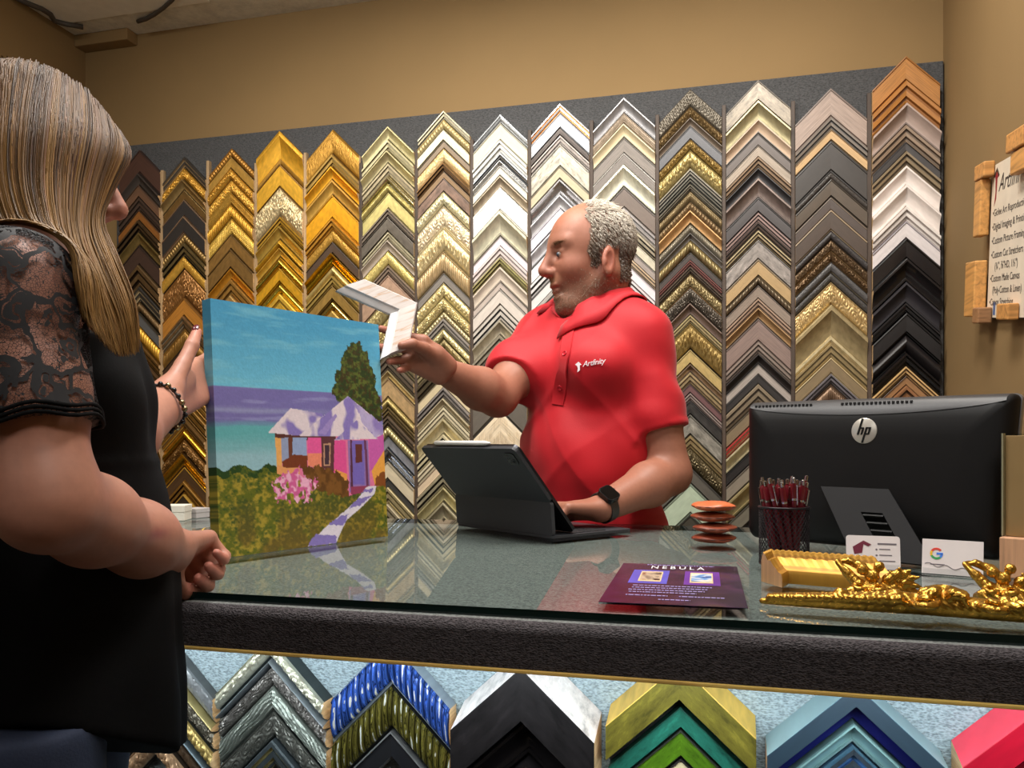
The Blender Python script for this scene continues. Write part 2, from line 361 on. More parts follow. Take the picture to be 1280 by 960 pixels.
# ---- the wall of samples: (apex y in the photo, look, colour, profile, finish, carving, accent colour)
BND = [150, 205, 262, 322, 383.5, 453, 522, 591, 663, 740, 822, 905, 991, 1086, 1176]
D_ = None
COLS = [
 ('walnut', [
  (186,'plain dark walnut',(74,48,38),'F','w','',D_),(216,'charcoal brown scooped',(60,52,47),'S','d','',D_),(231,'warm brown lipped',(104,74,54),'F','w','',D_),
  (246,'umber stepped',(66,50,41),'T','d','',D_),(262,'burnt orange brown',(132,82,32),'F','w','',(60,40,25)),(275,'dark bronze stepped',(86,68,46),'T','m','',(40,30,22)),
  (290,'olive gold scooped',(128,106,60),'S','m','',D_),(306,'deep chocolate flat',(64,46,38),'F','d','',D_),(331,'ridged tan brown',(112,88,58),'T','m','',(50,36,24)),
  (358,'black and cream banded',(46,42,38),'T','d','',(160,140,105)),(376,'beaded bronze',(104,80,48),'O','m','bead',(40,30,22)),(390,'slate grey flat',(92,92,92),'F','d','',(60,52,40)),
  (407,'bright gold egg-and-dart',(214,164,60),'O','m','pearl',D_),(427,'ridged bronze',(122,90,46),'T','m','',(58,40,22)),(444,'dark umber grooved',(82,58,34),'T','d','',D_),
  (456,'embossed gold leaf',(205,155,55),'O','m','leaf',D_),(476,'thin antique gold',(150,112,52),'R','m','',D_),(500,'tawny gold stepped',(140,100,45),'T','m','',D_),
  (530,'dull bronze gold',(130,98,48),'S','m','',D_),(560,'dark olive gold',(110,84,40),'F','m','',D_),(574,'mirror bright gold',(235,190,75),'R','p','',D_),
  (596,'polished gold rippled',(225,175,65),'S','p','',D_),(622,'old gold narrow',(150,110,50),'T','m','',D_)]),
 ('black and gold', [
  (195,'black tan-edged',(54,48,42),'T','d','',(140,115,80)),(209,'gold leaf carved',(200,150,58),'O','m','leaf',D_),(224,'pale bronze scooped',(158,130,82),'S','m','',D_),
  (237,'bronze gold flat',(128,98,54),'F','m','',(170,140,90)),(249,'matte black wide',(46,42,41),'F','d','',(110,86,66)),(270,'black brown-rimmed',(44,40,38),'F','d','',(122,96,74)),
  (291,'ribbed antique gold',(146,116,66),'O','m','rope',D_),(303,'olive stepped',(112,95,60),'T','m','',(50,42,28)),(320,'bright gold pebbled',(222,172,72),'O','m','stipple',(46,40,34)),
  (336,'embossed copper scroll',(150,104,54),'O','m','scroll',D_),(372,'orange brown smooth',(176,116,42),'F','w','',D_),(395,'silver-edged bronze',(130,100,66),'T','m','',(170,160,140)),
  (410,'dark gold bead-edged',(150,110,50),'O','m','bead',(60,40,24)),(432,'dark umber flat',(70,48,30),'F','w','',D_),(452,'tawny brown flat',(140,92,44),'F','w','',D_),
  (478,'antique gold reeded',(150,112,50),'T','m','',D_),(500,'ridged old gold',(136,100,44),'T','m','',(60,42,22)),(522,'brown gold-lined',(96,68,32),'T','d','',(190,145,60)),
  (536,'glossy gold rounded',(226,176,60),'R','p','',D_),(550,'bronze scrolled',(130,92,44),'O','m','scroll',D_),(567,'bright gold capped',(220,170,55),'S','p','',(80,55,28)),
  (584,'dark brown gold-lipped',(80,56,32),'F','w','',(200,150,55)),(602,'old gold stepped',(156,114,50),'T','m','',(60,40,22)),(618,'black gold-edged',(56,46,34),'F','d','',(180,140,60))]),
 ('patterned gold', [
  (184,'rope-edged gold',(176,126,54),'O','m','rope',D_),(195,'smooth antique gold',(196,152,72),'F','m','',D_),(210,'small leaf gold',(198,148,58),'O','m','leaf',D_),
  (224,'acanthus gold',(210,162,68),'O','m','leaf',D_),(240,'fine ribbed gold',(194,150,64),'O','m','ribs',D_),(255,'fluted gold',(200,150,52),'O','m','flute',D_),
  (272,'dotted lattice gold',(212,174,80),'O','m','dots',D_),(292,'matte bronze gold',(158,120,64),'F','m','',D_),(311,'brushed bronze flat',(146,112,62),'F','m','',D_),
  (335,'orange gold capped',(198,136,40),'S','m','',D_),(349,'tan gold stepped',(172,128,62),'T','m','',D_),(369,'pale gold narrow',(186,148,88),'T','m','',D_),
  (400,'soft gold stepped',(180,140,70),'T','m','',D_),(440,'plain gold scooped',(190,146,64),'S','m','',D_),(490,'ochre gold flat',(176,132,60),'F','m','',D_),(540,'brown gold stepped',(140,104,54),'T','m','',D_),(590,'dark gold flat',(150,110,54),'F','m','',D_)]),
 ('bright gold', [
  (163,'raised-rim bright gold',(222,166,50),'S','m','',(170,126,50)),(204,'smooth wide golden',(224,170,52),'F','m','',(120,86,36)),(234,'silver gold scrollwork',(200,180,138),'O','m','scroll',D_),
  (270,'stepped dark gold',(196,150,50),'T','m','',(110,80,34)),(282,'olive gold sloped',(180,146,66),'S','m','',D_),(299,'gold round-capped',(216,168,54),'R','m','',D_),
  (309,'satin gold sloped',(212,168,70),'S','m','',D_),(320,'shiny gold rounded',(240,202,84),'R','p','',D_),(335,'yellow gold flat',(232,174,44),'F','m','',D_),
  (352,'mirror yellow gold',(246,212,90),'R','p','',D_),(367,'lemon gold stepped',(236,190,72),'T','m','',D_),(395,'golden scooped',(220,170,60),'S','m','',D_),(440,'rich gold flat',(214,160,50),'F','m','',D_),(490,'satin yellow gold',(220,172,66),'T','m','',D_),(545,'deep gold rounded',(200,150,50),'R','m','',D_),(595,'warm gold stepped',(196,146,56),'T','m','',D_)]),
 ('amber gold', [
  (160,'dark-rimmed stippled gold',(176,130,50),'O','m','stipple',(100,72,30)),(192,'olive gold stepped',(172,138,70),'T','m','',D_),(208,'bright amber capped',(230,168,44),'S','m','',D_),
  (224,'tan gold scooped',(196,152,70),'S','m','',D_),(243,'smooth amber flat',(230,164,32),'F','m','',D_),(273,'orange gold lipped',(206,148,54),'T','m','',D_),
  (286,'speckled gold flat',(182,138,58),'O','m','stipple',D_),(302,'dark brown flat',(74,55,40),'F','d','',D_),(316,'glossy amber scooped',(230,172,42),'S','p','',D_),
  (331,'pale brass capped',(200,176,112),'R','m','',D_),(344,'brass stepped',(188,158,84),'T','m','',D_),(357,'dull gold flat',(168,134,70),'F','m','',D_),
  (374,'pale brass rounded',(206,176,92),'R','p','',D_),(388,'old brass narrow',(186,150,78),'T','m','',D_),(420,'amber gold stepped',(210,160,60),'T','m','',D_),(470,'honey gold scooped',(204,156,64),'S','m','',D_),(530,'brown gold flat',(166,122,58),'F','m','',D_),(590,'ochre stepped',(180,138,66),'T','m','',D_)]),
 ('champagne', [
  (157,'champagne scooped',(192,182,138),'S','m','',D_),(174,'pale champagne stepped',(196,186,148),'T','m','',D_),(188,'soft champagne sloped',(186,174,132),'S','m','',D_),
  (203,'warm silver stepped',(176,162,132),'T','m','',D_),(218,'bright silver gold rounded',(222,212,172),'R','p','',D_),(229,'beaded champagne',(196,182,118),'O','m','bead',D_),
  (240,'satin pale gold',(196,182,118),'F','m','',D_),(260,'taupe lipped',(126,112,98),'T','d','',D_),(271,'pewter grey flat',(106,98,88),'F','m','',D_),
  (289,'champagne rimmed',(200,190,158),'T','m','',D_),(300,'rose grey scooped',(176,162,148),'S','d','',D_),(313,'gold leaf stippled',(210,190,118),'O','m','stipple',D_),
  (331,'taupe stepped',(126,108,92),'T','d','',D_),(343,'blush champagne flat',(192,158,134),'F','m','',D_),(372,'ornate champagne',(180,164,116),'O','m','leaf',D_),
  (398,'pebbled champagne',(190,172,118),'O','m','scroll',D_),(424,'olive grey stepped',(130,118,90),'T','m','',D_),(445,'dark taupe stepped',(92,80,66),'T','d','',D_),
  (463,'cream gold sloped',(206,186,138),'S','m','',D_),(473,'peach gold flat',(210,176,128),'F','m','',D_),(497,'bead-edged pale gold',(186,166,108),'O','m','bead',D_),
  (508,'bronze stepped',(134,114,76),'T','m','',(70,56,40)),(520,'dark brown grooved',(84,70,56),'T','d','',D_),(533,'champagne roped',(196,182,130),'O','m','rope',D_),
  (546,'bluish silver flat',(156,156,162),'F','m','',D_),(560,'mirror silver scooped',(172,178,188),'S','p','',D_),(577,'beige cream flat',(200,186,158),'F','d','',D_),
  (599,'black narrow',(60,58,56),'F','d','',D_),(609,'ribbed champagne',(192,176,132),'T','m','',D_),(630,'pale grey gold',(180,168,140),'T','m','',D_)]),
 ('ornate champagne', [
  (137,'champagne grey-channelled',(192,184,154),'T','m','',(110,104,92)),(148,'twisted rope champagne',(196,178,130),'O','m','rope',D_),(161,'cream silver flat',(204,192,160),'F','m','',D_),
  (175,'taupe narrow',(136,116,92),'F','d','',D_),(184,'speckled tan gold',(202,174,124),'O','m','stipple',D_),(203,'brown gold lipped',(136,102,64),'T','m','',(80,60,42)),
  (213,'bronze plain',(140,110,74),'F','w','',D_),(222,'mottled plum brown',(114,90,76),'F','t','',D_),(239,'carved white gold',(220,212,176),'O','m','leaf',D_),
  (256,'swirl embossed champagne',(208,190,158),'O','m','swirl',(230,220,190)),(283,'deep floral champagne',(200,182,138),'O','m','leaf',D_),(314,'fluted champagne',(190,166,126),'O','m','flute',D_),
  (341,'stone grey flat',(124,117,110),'F','d','',D_),(353,'pebbled white gold',(206,190,140),'O','m','leaf',D_),(372,'scrolled white gold',(204,188,138),'O','m','scroll',D_),
  (389,'rope-edged silver gold',(200,186,146),'O','m','rope',D_),(398,'dove grey grooved',(140,132,124),'T','d','',D_),(411,'pale gold leaf',(212,200,152),'O','m','leaf',D_),
  (423,'black and gold beaded',(150,134,94),'O','m','bead',(40,36,32)),(435,'champagne tan stepped',(186,170,130),'T','m','',D_),(450,'dark bronze stepped',(96,84,64),'T','m','',D_),
  (470,'parchment flat',(196,180,146),'F','d','',D_),(484,'silver mauve stepped',(160,152,148),'T','m','',(90,84,80)),(498,'bone sloped',(188,174,142),'S','d','',D_),
  (509,'pale linen stepped',(200,188,158),'T','d','',D_),(523,'wide cream gold',(206,192,152),'S','m','',D_),(543,'black-lined cream',(190,178,144),'T','d','',(40,38,34)),
  (560,'ivory stepped',(200,188,160),'T','d','',D_),(575,'peach beige flat',(202,180,152),'F','d','',D_),(590,'silver sand stepped',(190,180,150),'T','m','',(60,56,48)),
  (609,'cream gold wide',(198,186,138),'S','m','',D_),(628,'silver gold scooped',(186,176,146),'S','m','',D_)]),
 ('white', [
  (142,'silver rimmed white',(200,204,208),'T','p','',(150,150,150)),(153,'cream flat',(210,204,180),'F','d','',D_),(175,'white stepped',(230,230,230),'T','g','',(170,168,160)),
  (190,'black-edged silver',(210,212,216),'T','p','',(40,38,36)),(200,'white silver scooped',(218,218,218),'S','p','',D_),(208,'warm cream narrow',(220,212,196),'F','d','',D_),
  (219,'taupe scooped',(170,156,136),'S','m','',D_),(234,'bright white flat',(248,248,248),'F','g','',(220,216,206)),(263,'champagne silver scooped',(200,194,170),'S','m','',D_),
  (295,'rosy white flat',(224,210,214),'F','d','',D_),(307,'pale pink stepped',(212,198,196),'T','d','',D_),(322,'green gold rimmed',(190,182,124),'T','m','',(120,108,80)),
  (333,'beige scooped',(202,188,172),'S','d','',D_),(352,'greyish taupe flat',(182,168,158),'F','d','',D_),(361,'oyster flat',(202,192,182),'F','d','',D_),
  (381,'black-notched oyster',(190,182,172),'T','d','',(36,34,32)),(400,'champagne beige wide',(178,168,146),'S','m','',D_),(419,'putty stepped',(172,162,142),'T','m','',D_),
  (436,'near-black flat',(54,52,50),'F','d','',D_),(452,'silver taupe sloped',(160,150,138),'S','m','',D_),(472,'dark grey wide',(98,91,82),'F','d','',D_),
  (514,'woven cream wood',(210,192,164),'O','w','hatch',D_),(568,'pale grey flat',(186,180,168),'F','d','',D_),(590,'stone stepped',(170,160,146),'T','d','',D_),(615,'linen scooped',(190,180,160),'S','d','',D_)]),
 ('silver', [
  (128,'copper-inlaid silver',(204,204,208),'T','p','',(196,132,70)),(141,'mirror silver mottled',(190,194,202),'F','t','',D_),(159,'dark pewter flat',(80,73,70),'F','m','',D_),
  (168,'silver taupe stepped',(172,162,156),'T','m','',D_),(180,'distressed grey',(166,160,146),'F','t','',D_),(208,'sand flat',(192,178,148),'F','d','',D_),
  (223,'bright silver scooped',(206,204,206),'S','p','',D_),(243,'soft silver scooped',(196,194,196),'S','m','',D_),(260,'lavender silver flat',(208,204,212),'F','m','',D_),
  (278,'pale silver sloped',(204,202,206),'S','m','',D_),(297,'white silver flat',(226,224,226),'F','m','',(60,58,56)),(318,'pearl stepped',(216,212,212),'T','d','',(60,58,56)),
  (336,'pearl grey flat',(206,202,200),'F','d','',(60,58,56)),(353,'ash grey stepped',(160,154,148),'T','d','',D_),(380,'ash flat',(170,164,156),'F','d','',D_),(430,'pewter sloped',(150,146,140),'S','m','',D_),(455,'fog grey flat',(160,156,150),'F','d','',D_),(485,'smoke stepped',(140,134,130),'T','d','',D_),(515,'dull silver scooped',(170,166,160),'S','d','',D_),(550,'cloud grey flat',(182,178,172),'F','d','',D_),(585,'nickel stepped',(150,146,142),'T','d','',D_),(615,'cool grey flat',(132,130,128),'F','d','',D_)]),
 ('taupe', [
  (121,'grey silver rimmed',(148,146,148),'S','m','',D_),(140,'rippled silver taupe',(174,160,144),'O','m','ribs',D_),(155,'cream gold scooped',(220,206,172),'S','d','',D_),
  (171,'grey grained wood',(126,117,109),'F','w','',D_),(191,'dark grey grained',(120,112,106),'F','w','',(190,186,180)),(206,'pale ivory scooped',(222,220,200),'S','m','',D_),
  (233,'taupe brown flat',(110,96,87),'F','d','',D_),(259,'silver grey stepped',(172,166,164),'T','m','',D_),(275,'champagne narrow',(190,180,156),'T','m','',(50,46,42)),
  (290,'pale champagne flat',(196,188,168),'F','m','',D_),(304,'warm grey flat',(146,136,130),'F','d','',D_),(315,'tan edged stepped',(192,168,138),'T','d','',(150,140,134)),
  (326,'lavender white flat',(212,203,207),'F','d','',D_),(341,'black-outlined white',(206,198,198),'T','d','',(40,38,38)),(356,'pale silver flat',(198,192,192),'F','d','',D_),(385,'mist grey stepped',(170,164,160),'T','d','',D_),(410,'pale taupe flat',(160,148,138),'F','d','',D_),(445,'mushroom scooped',(150,136,122),'S','d','',D_),(480,'hazel stepped',(132,116,100),'T','d','',D_),(515,'light clay flat',(168,150,134),'F','d','',D_),(550,'mole grey flat',(108,98,90),'F','d','',D_),(590,'oat scooped',(182,168,148),'S','d','',D_),(620,'earth stepped',(120,104,90),'T','d','',D_)]),
 ('brass and pewter', [
  (110,'basket-weave pewter',(107,100,89),'O','m','weave',D_),(132,'carved dark brass',(113,92,59),'O','m','leaf',D_),(147,'grey brown sloped',(120,106,92),'S','d','',D_),
  (157,'slate flat',(94,94,98),'F','d','',D_),(173,'ornate brass',(140,116,67),'O','m','leaf',D_),(187,'pebbled pale gold',(169,152,102),'O','m','leaf',D_),
  (210,'silver black banded',(150,144,132),'T','m','',(36,36,34)),(220,'charcoal silver banded',(120,118,108),'T','m','',(40,40,38)),(230,'olive silver stepped',(132,126,112),'T','m','',D_),
  (238,'fine beaded bronze',(137,120,89),'O','m','bead',D_),(251,'rope-edged bronze',(128,107,78),'O','m','rope',(50,42,36)),(263,'tan scooped',(202,162,112),'S','m','',D_),
  (279,'silver bead-edged',(144,136,120),'O','m','bead',(90,84,80)),(291,'slate scooped',(112,106,101),'S','d','',D_),(300,'pearl-beaded gold',(160,144,104),'O','m','pearl',D_),
  (315,'charcoal flat',(66,58,54),'F','d','',D_),(325,'red striped',(128,80,76),'T','d','',(84,76,70)),(333,'grey brown stepped',(116,104,92),'T','m','',D_),
  (342,'leaf-carved old gold',(148,132,96),'O','m','leaf',(180,140,96)),(359,'carved dark grey',(97,89,80),'O','m','scroll',D_),(379,'mauve brown sloped',(120,100,90),'S','w','',D_),
  (393,'pale gold lipped',(200,184,138),'T','m','',D_),(404,'deep acanthus gold',(144,120,70),'O','m','leaf',(44,38,32)),(437,'sand gold flat',(202,178,118),'F','m','',D_),
  (455,'brown silver scooped',(146,126,108),'S','m','',D_),(465,'champagne lipped',(192,172,132),'T','m','',D_),(480,'burgundy grey flat',(104,74,74),'F','d','',D_),
  (491,'mauve stepped',(148,132,126),'T','d','',D_),(501,'black marbled',(56,54,52),'F','t','',D_),(518,'pewter marbled',(136,132,122),'F','t','',D_),
  (544,'sand gold stepped',(172,152,110),'T','m','',D_),(561,'deep carved olive',(108,96,70),'O','m','scroll',D_),(584,'iron grey flat',(90,86,78),'F','d','',D_),
  (604,'sage green wide',(174,188,164),'F','d','',D_),(644,'dark olive flat',(66,62,52),'F','d','',D_)]),
 ('driftwood', [
  (99,'scratched driftwood',(114,104,90),'F','t','',D_),(125,'satin pewter scooped',(158,148,114),'S','m','',D_),(149,'blush scooped',(196,172,148),'S','d','',(110,104,96)),
  (166,'grey brown flat',(94,84,79),'F','d','',D_),(181,'whitewashed grain',(158,144,128),'F','w','',D_),(196,'brown stepped',(136,112,88),'T','w','',D_),
  (209,'black scooped',(48,46,48),'S','d','',D_),(222,'mauve grey sloped',(118,104,98),'S','m','',D_),(247,'charcoal grey flat',(69,64,64),'F','d','',D_),
  (265,'pale mauve stepped',(152,128,122),'T','d','',(60,50,46)),(277,'dark brown narrow',(66,53,47),'T','d','',D_),(288,'cream double-lipped',(208,192,154),'T','m','',(70,58,50)),
  (299,'weathered grey',(136,128,122),'F','t','',D_),(324,'olive tan flat',(168,140,98),'F','d','',D_),(345,'black beaded',(130,116,96),'O','m','pearl',(54,48,42)),
  (356,'driftwood grained',(132,117,104),'F','w','',D_),(373,'pinkish wood stepped',(156,131,112),'T','w','',D_),(385,'amber brown scooped',(168,134,92),'S','w','',D_),
  (398,'rosewood grey grained',(126,106,98),'F','w','',D_),(427,'ash grey grooved',(136,121,111),'T','w','',D_),(442,'soft black scooped',(50,45,43),'S','d','',D_),
  (455,'pale grey wood',(156,146,138),'F','w','',D_),(468,'satin black flat',(46,42,41),'F','d','',D_),(480,'umber taupe stepped',(126,112,92),'T','d','',D_),
  (503,'dark olive brown',(118,103,80),'F','d','',D_),(523,'red lacquer lined',(168,60,58),'T','g','',(200,190,150)),(536,'champagne wide',(216,206,170),'S','m','',D_),
  (556,'jet flat',(40,37,36),'F','d','',D_),(571,'grey taupe flat',(132,122,108),'F','d','',D_),(592,'gold-lipped taupe',(180,164,118),'S','m','',D_),(620,'grey olive flat',(112,106,92),'F','d','',D_)]),
 ('dark brown', [
  (109,'dusty rose grained',(156,136,124),'F','w','',D_),(146,'stone grey stepped',(120,110,100),'T','d','',(50,44,40)),(162,'bare tan wood',(192,158,112),'F','w','',D_),
  (175,'matte black extra wide',(54,48,44),'F','d','',D_),(214,'black stippled rim',(60,54,50),'O','d','stipple',D_),(224,'chocolate flat',(79,66,52),'F','d','',D_),
  (246,'mauve brown flat',(75,63,57),'F','d','',(130,114,98)),(262,'umber flat',(72,58,48),'F','d','',(150,130,104)),(288,'charcoal textured',(62,58,58),'O','d','stipple',D_),
  (299,'hammered bronze',(104,84,62),'O','m','leaf',(150,126,90)),(314,'hammered copper',(100,78,54),'O','m','leaf',(140,116,80)),(327,'graphite textured',(80,78,78),'O','d','stipple',(140,128,106)),
  (340,'soot textured',(58,55,53),'O','d','stipple',D_),(352,'embossed tan gold',(190,162,112),'O','m','swirl',D_),(381,'dull gold wide',(160,142,104),'S','m','',(200,184,144)),
  (428,'gold-lipped taupe stepped',(168,148,108),'T','m','',D_),(447,'olive brown flat',(128,110,82),'F','d','',(196,176,132)),(467,'slate blue lipped',(112,107,112),'T','d','',D_),(480,'brown beaded',(124,100,80),'O','m','bead',D_),(505,'taupe plain',(120,108,96),'F','d','',D_),(535,'deep mocha flat',(74,60,50),'F','d','',D_),(570,'espresso stepped',(58,48,42),'T','d','',D_),(605,'cocoa flat',(84,66,54),'F','d','',D_)]),
 ('honey and white', [
  (71,'honey oak flat',(172,116,54),'F','w','',(150,98,44)),(102,'honey oak stepped',(170,112,48),'T','w','',(140,88,36)),(131,'pale lilac grey sloped',(172,152,142),'S','d','',D_),
  (157,'taupe wood stepped',(146,124,104),'T','w','',D_),(178,'slate black flat',(64,60,60),'F','d','',D_),(190,'olive grey stepped',(136,118,92),'T','d','',D_),
  (208,'white raised-rim',(232,222,216),'S','d','',(232,222,216)),(232,'chalk white scooped',(230,220,214),'S','d','',(230,220,214)),(259,'soft white stepped',(230,222,216),'T','d','',(206,198,194)),
  (277,'white grey-lined',(216,208,208),'F','d','',(160,152,158)),(299,'gloss black flat',(28,25,26),'F','g','',D_),(324,'black scooped',(30,27,28),'S','g','',D_),
  (353,'black grey-banded',(44,41,46),'S','d','',D_),(379,'black ridged',(30,27,28),'T','d','',D_),(392,'jet black flat',(26,23,24),'F','d','',D_),
  (417,'black rounded',(32,28,29),'R','d','',D_),(441,'black stepped',(28,25,26),'T','g','',D_),(458,'pale maple',(212,174,118),'T','w','',(130,96,62)),(470,'brown maple-lipped',(150,110,72),'F','w','',(70,46,30)),(482,'copper brown stepped',(140,96,62),'T','w','',D_),(505,'plain dark wood',(70,52,40),'F','w','',D_),(540,'chestnut flat',(104,66,40),'F','d','',D_),(575,'ebony stepped',(40,34,32),'T','d','',D_),(610,'tobacco flat',(96,68,44),'F','d','',D_)]),
]
YS = 2.574
LABELS = set()
def uniq(l):
    assert l not in LABELS, l
    LABELS.add(l); return l
xb = [onY(p, 400, YS)[0] for p in BND]
PALS = {}
for ci, (cname, rows) in enumerate(COLS):
    x0, x1 = xb[ci], xb[ci + 1]; xc = (x0 + x1) / 2; hw = (x1 - x0) / 2 - .0065
    apx = (xc * cs + 0) ; 
    # pixel of the column centre
    dd = YS * cs - xc * sn; pxc = CX + F * (xc * cs + YS * sn) / dd
    zs = [CAMZ - (r[0] - CY) / F * depthY(pxc, YS - .02) for r in rows]
    zlast = CAMZ - (rows[-1][0] + 22 - CY) / F * depthY(pxc, YS)
    zs.append(zlast)
    prev = None
    for ri, (y, look, rgb, prof, fin, orn, acc) in enumerate(rows):
        t = zs[ri] - zs[ri + 1]
        main = moulding_mat(rgb, fin)
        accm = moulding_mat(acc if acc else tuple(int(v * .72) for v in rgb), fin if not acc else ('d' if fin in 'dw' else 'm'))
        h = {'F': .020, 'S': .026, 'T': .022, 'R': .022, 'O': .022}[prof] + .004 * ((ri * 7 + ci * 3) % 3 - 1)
        if ci == 13: h += .012
        h = min(h, .012 + t * .55)
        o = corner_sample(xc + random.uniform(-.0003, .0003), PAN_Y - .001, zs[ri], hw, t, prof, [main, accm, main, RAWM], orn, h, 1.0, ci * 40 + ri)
        if prev is None: lab = f'{look} corner sample, topmost of the {cname} column'
        else: lab = f'{look} corner sample under the {prev} one, {cname} column'
        tag(o, uniq(lab), 'corner sample', f'corner samples in the {cname} column'); prev = look
# narrow dark strips between the columns
RAIL = wood('dark_strip_wood', (70, 56, 46), 2, 20, .6)
RAILP = wood('pale_strip_wood', (176, 146, 108), 2, 20, .6)
for i in range(1, len(xb) - 1):
    ytop = [0, 214, 202, 205, 192, 205, 188, 176, 164, 152, 145, 133, 128, 118][i]
    zt = onY(BND[i], ytop, YS)[2]
    o = MB().box((xb[i] - .0055, PAN_Y - .016, .60), (xb[i] + .0055, PAN_Y, zt), 0, .0012).build('divider_strip', RAIL if i > 4 else RAILP)
    tag(o, uniq(f'narrow wooden strip between the {COLS[i-1][0]} and {COLS[i][0]} columns'), 'divider strip', 'strips between the sample columns')
# ================================================================== COUNTER
GZ = .95                      # top of the glass
CF, CB = .868, 1.795           # glass front and back edge
CLX, CRX = -1.62, XR - .004
CARP = carpet('counter_carpet', (112, 114, 112), 210, .38)
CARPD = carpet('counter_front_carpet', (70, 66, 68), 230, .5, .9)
root = empty('sales_counter', ((CLX + CRX) / 2, 1.3, 0))
def loc(o): o.location = -Vector(root.location); return o
prof = [(CF - .022, GZ - .058), (CF - .022, GZ - .022)]
for k in range(1, 7):
    a = PI / 2 * k / 6; prof.append((CF - .022 + .012 * (1 - math.cos(a)), GZ - .022 + .012 * math.sin(a)))
prof += [(CB, GZ - .0100), (CB, GZ - .058)]
V = []; n = len(prof)
for x in (CLX, CRX): V += [(x, y, z) for y, z in prof]
fc = [(i, (i + 1) % n, n + (i + 1) % n, n + i) for i in range(n)] + [tuple(range(n))[::-1], tuple(range(n, 2 * n))]
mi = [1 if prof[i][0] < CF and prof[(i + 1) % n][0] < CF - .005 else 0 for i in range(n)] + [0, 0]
loc(mk('carpeted_top', V, fc, [CARP, CARPD], root, mi, 40, recalc=True))
loc(MB().box((CLX, CF - .0245, GZ - .0622), (CRX, CF + .012, GZ - .0582), 0, .001).build('wood_edge_strip', wood('pale_edge_wood', (250, 206, 112), 0, 30), root))
BLUE = carpet('display_carpet', (126, 139, 144), 150, .35, .7)
LY = 1.085
loc(MB().box((CLX, LY, .0), (CRX, LY + .06, GZ - .0625), 0, .003).build('display_panel', BLUE, root))
loc(MB().box((CLX, CB - .05, .0), (CRX, CB - .01, GZ - .0582), 0, .003).build('back_panel', CARP, root))
loc(MB().box((CLX, LY + .06, .0), (CLX + .03, CB - .05, GZ - .0582), 0, .003).build('side_panel', CARP, root))
tag(root, 'long sales counter covered in grey carpet with a lit display below', 'counter')
def glass_mat(name, tint=(.86, .93, .91), rough=.02):
    t = NT(name); N = t.N; N.remove(t.b)
    tr = t.n('ShaderNodeBsdfTransparent'); tr.inputs['Color'].default_value = (*tint, 1)
    gl = t.n('ShaderNodeBsdfGlossy'); gl.inputs['Roughness'].default_value = rough
    fr = t.n('ShaderNodeFresnel'); fr.inputs['IOR'].default_value = 1.5
    mx = t.n('ShaderNodeMixShader'); ge = t.n('ShaderNodeNewGeometry'); om = t.n('ShaderNodeMath', operation='SUBTRACT'); om.inputs[0].default_value = 1; t.l(ge.outputs['Backfacing'], om.inputs[1]); mu_ = t.n('ShaderNodeMath', operation='MULTIPLY'); t.l(fr.outputs[0], mu_.inputs[0]); t.l(om.outputs[0], mu_.inputs[1]); t.l(mu_.outputs[0], mx.inputs[0]); t.l(tr.outputs[0], mx.inputs[1]); t.l(gl.outputs[0], mx.inputs[2])
    t.l(mx.outputs[0], t.out.inputs['Surface']); return t.m
GLASS = glass_mat('counter_glass')
def clear_mat():
    t = NT('glass_underside'); t.N.remove(t.b); tr = t.n('ShaderNodeBsdfTransparent'); t.l(tr.outputs[0], t.out.inputs['Surface']); return t.m
CLEAR = clear_mat()
GEDGE = plain('glass_edge', (14, 32, 30), .12)
V = [(CLX, CF, GZ - .0098), (CRX, CF, GZ - .0098), (CRX, CB, GZ - .0098), (CLX, CB, GZ - .0098), (CLX, CF, GZ), (CRX, CF, GZ), (CRX, CB, GZ), (CLX, CB, GZ)]
g = mk('glass_top', V, [(3, 2, 1, 0), (4, 5, 6, 7), (0, 1, 5, 4), (1, 2, 6, 5), (2, 3, 7, 6), (3, 0, 4, 7)], [CLEAR, GLASS, GEDGE], None, [0, 1, 2, 2, 2, 2])
tag(g, 'reflective plate glass top with a dark green edge lying on the counter', 'glass top')

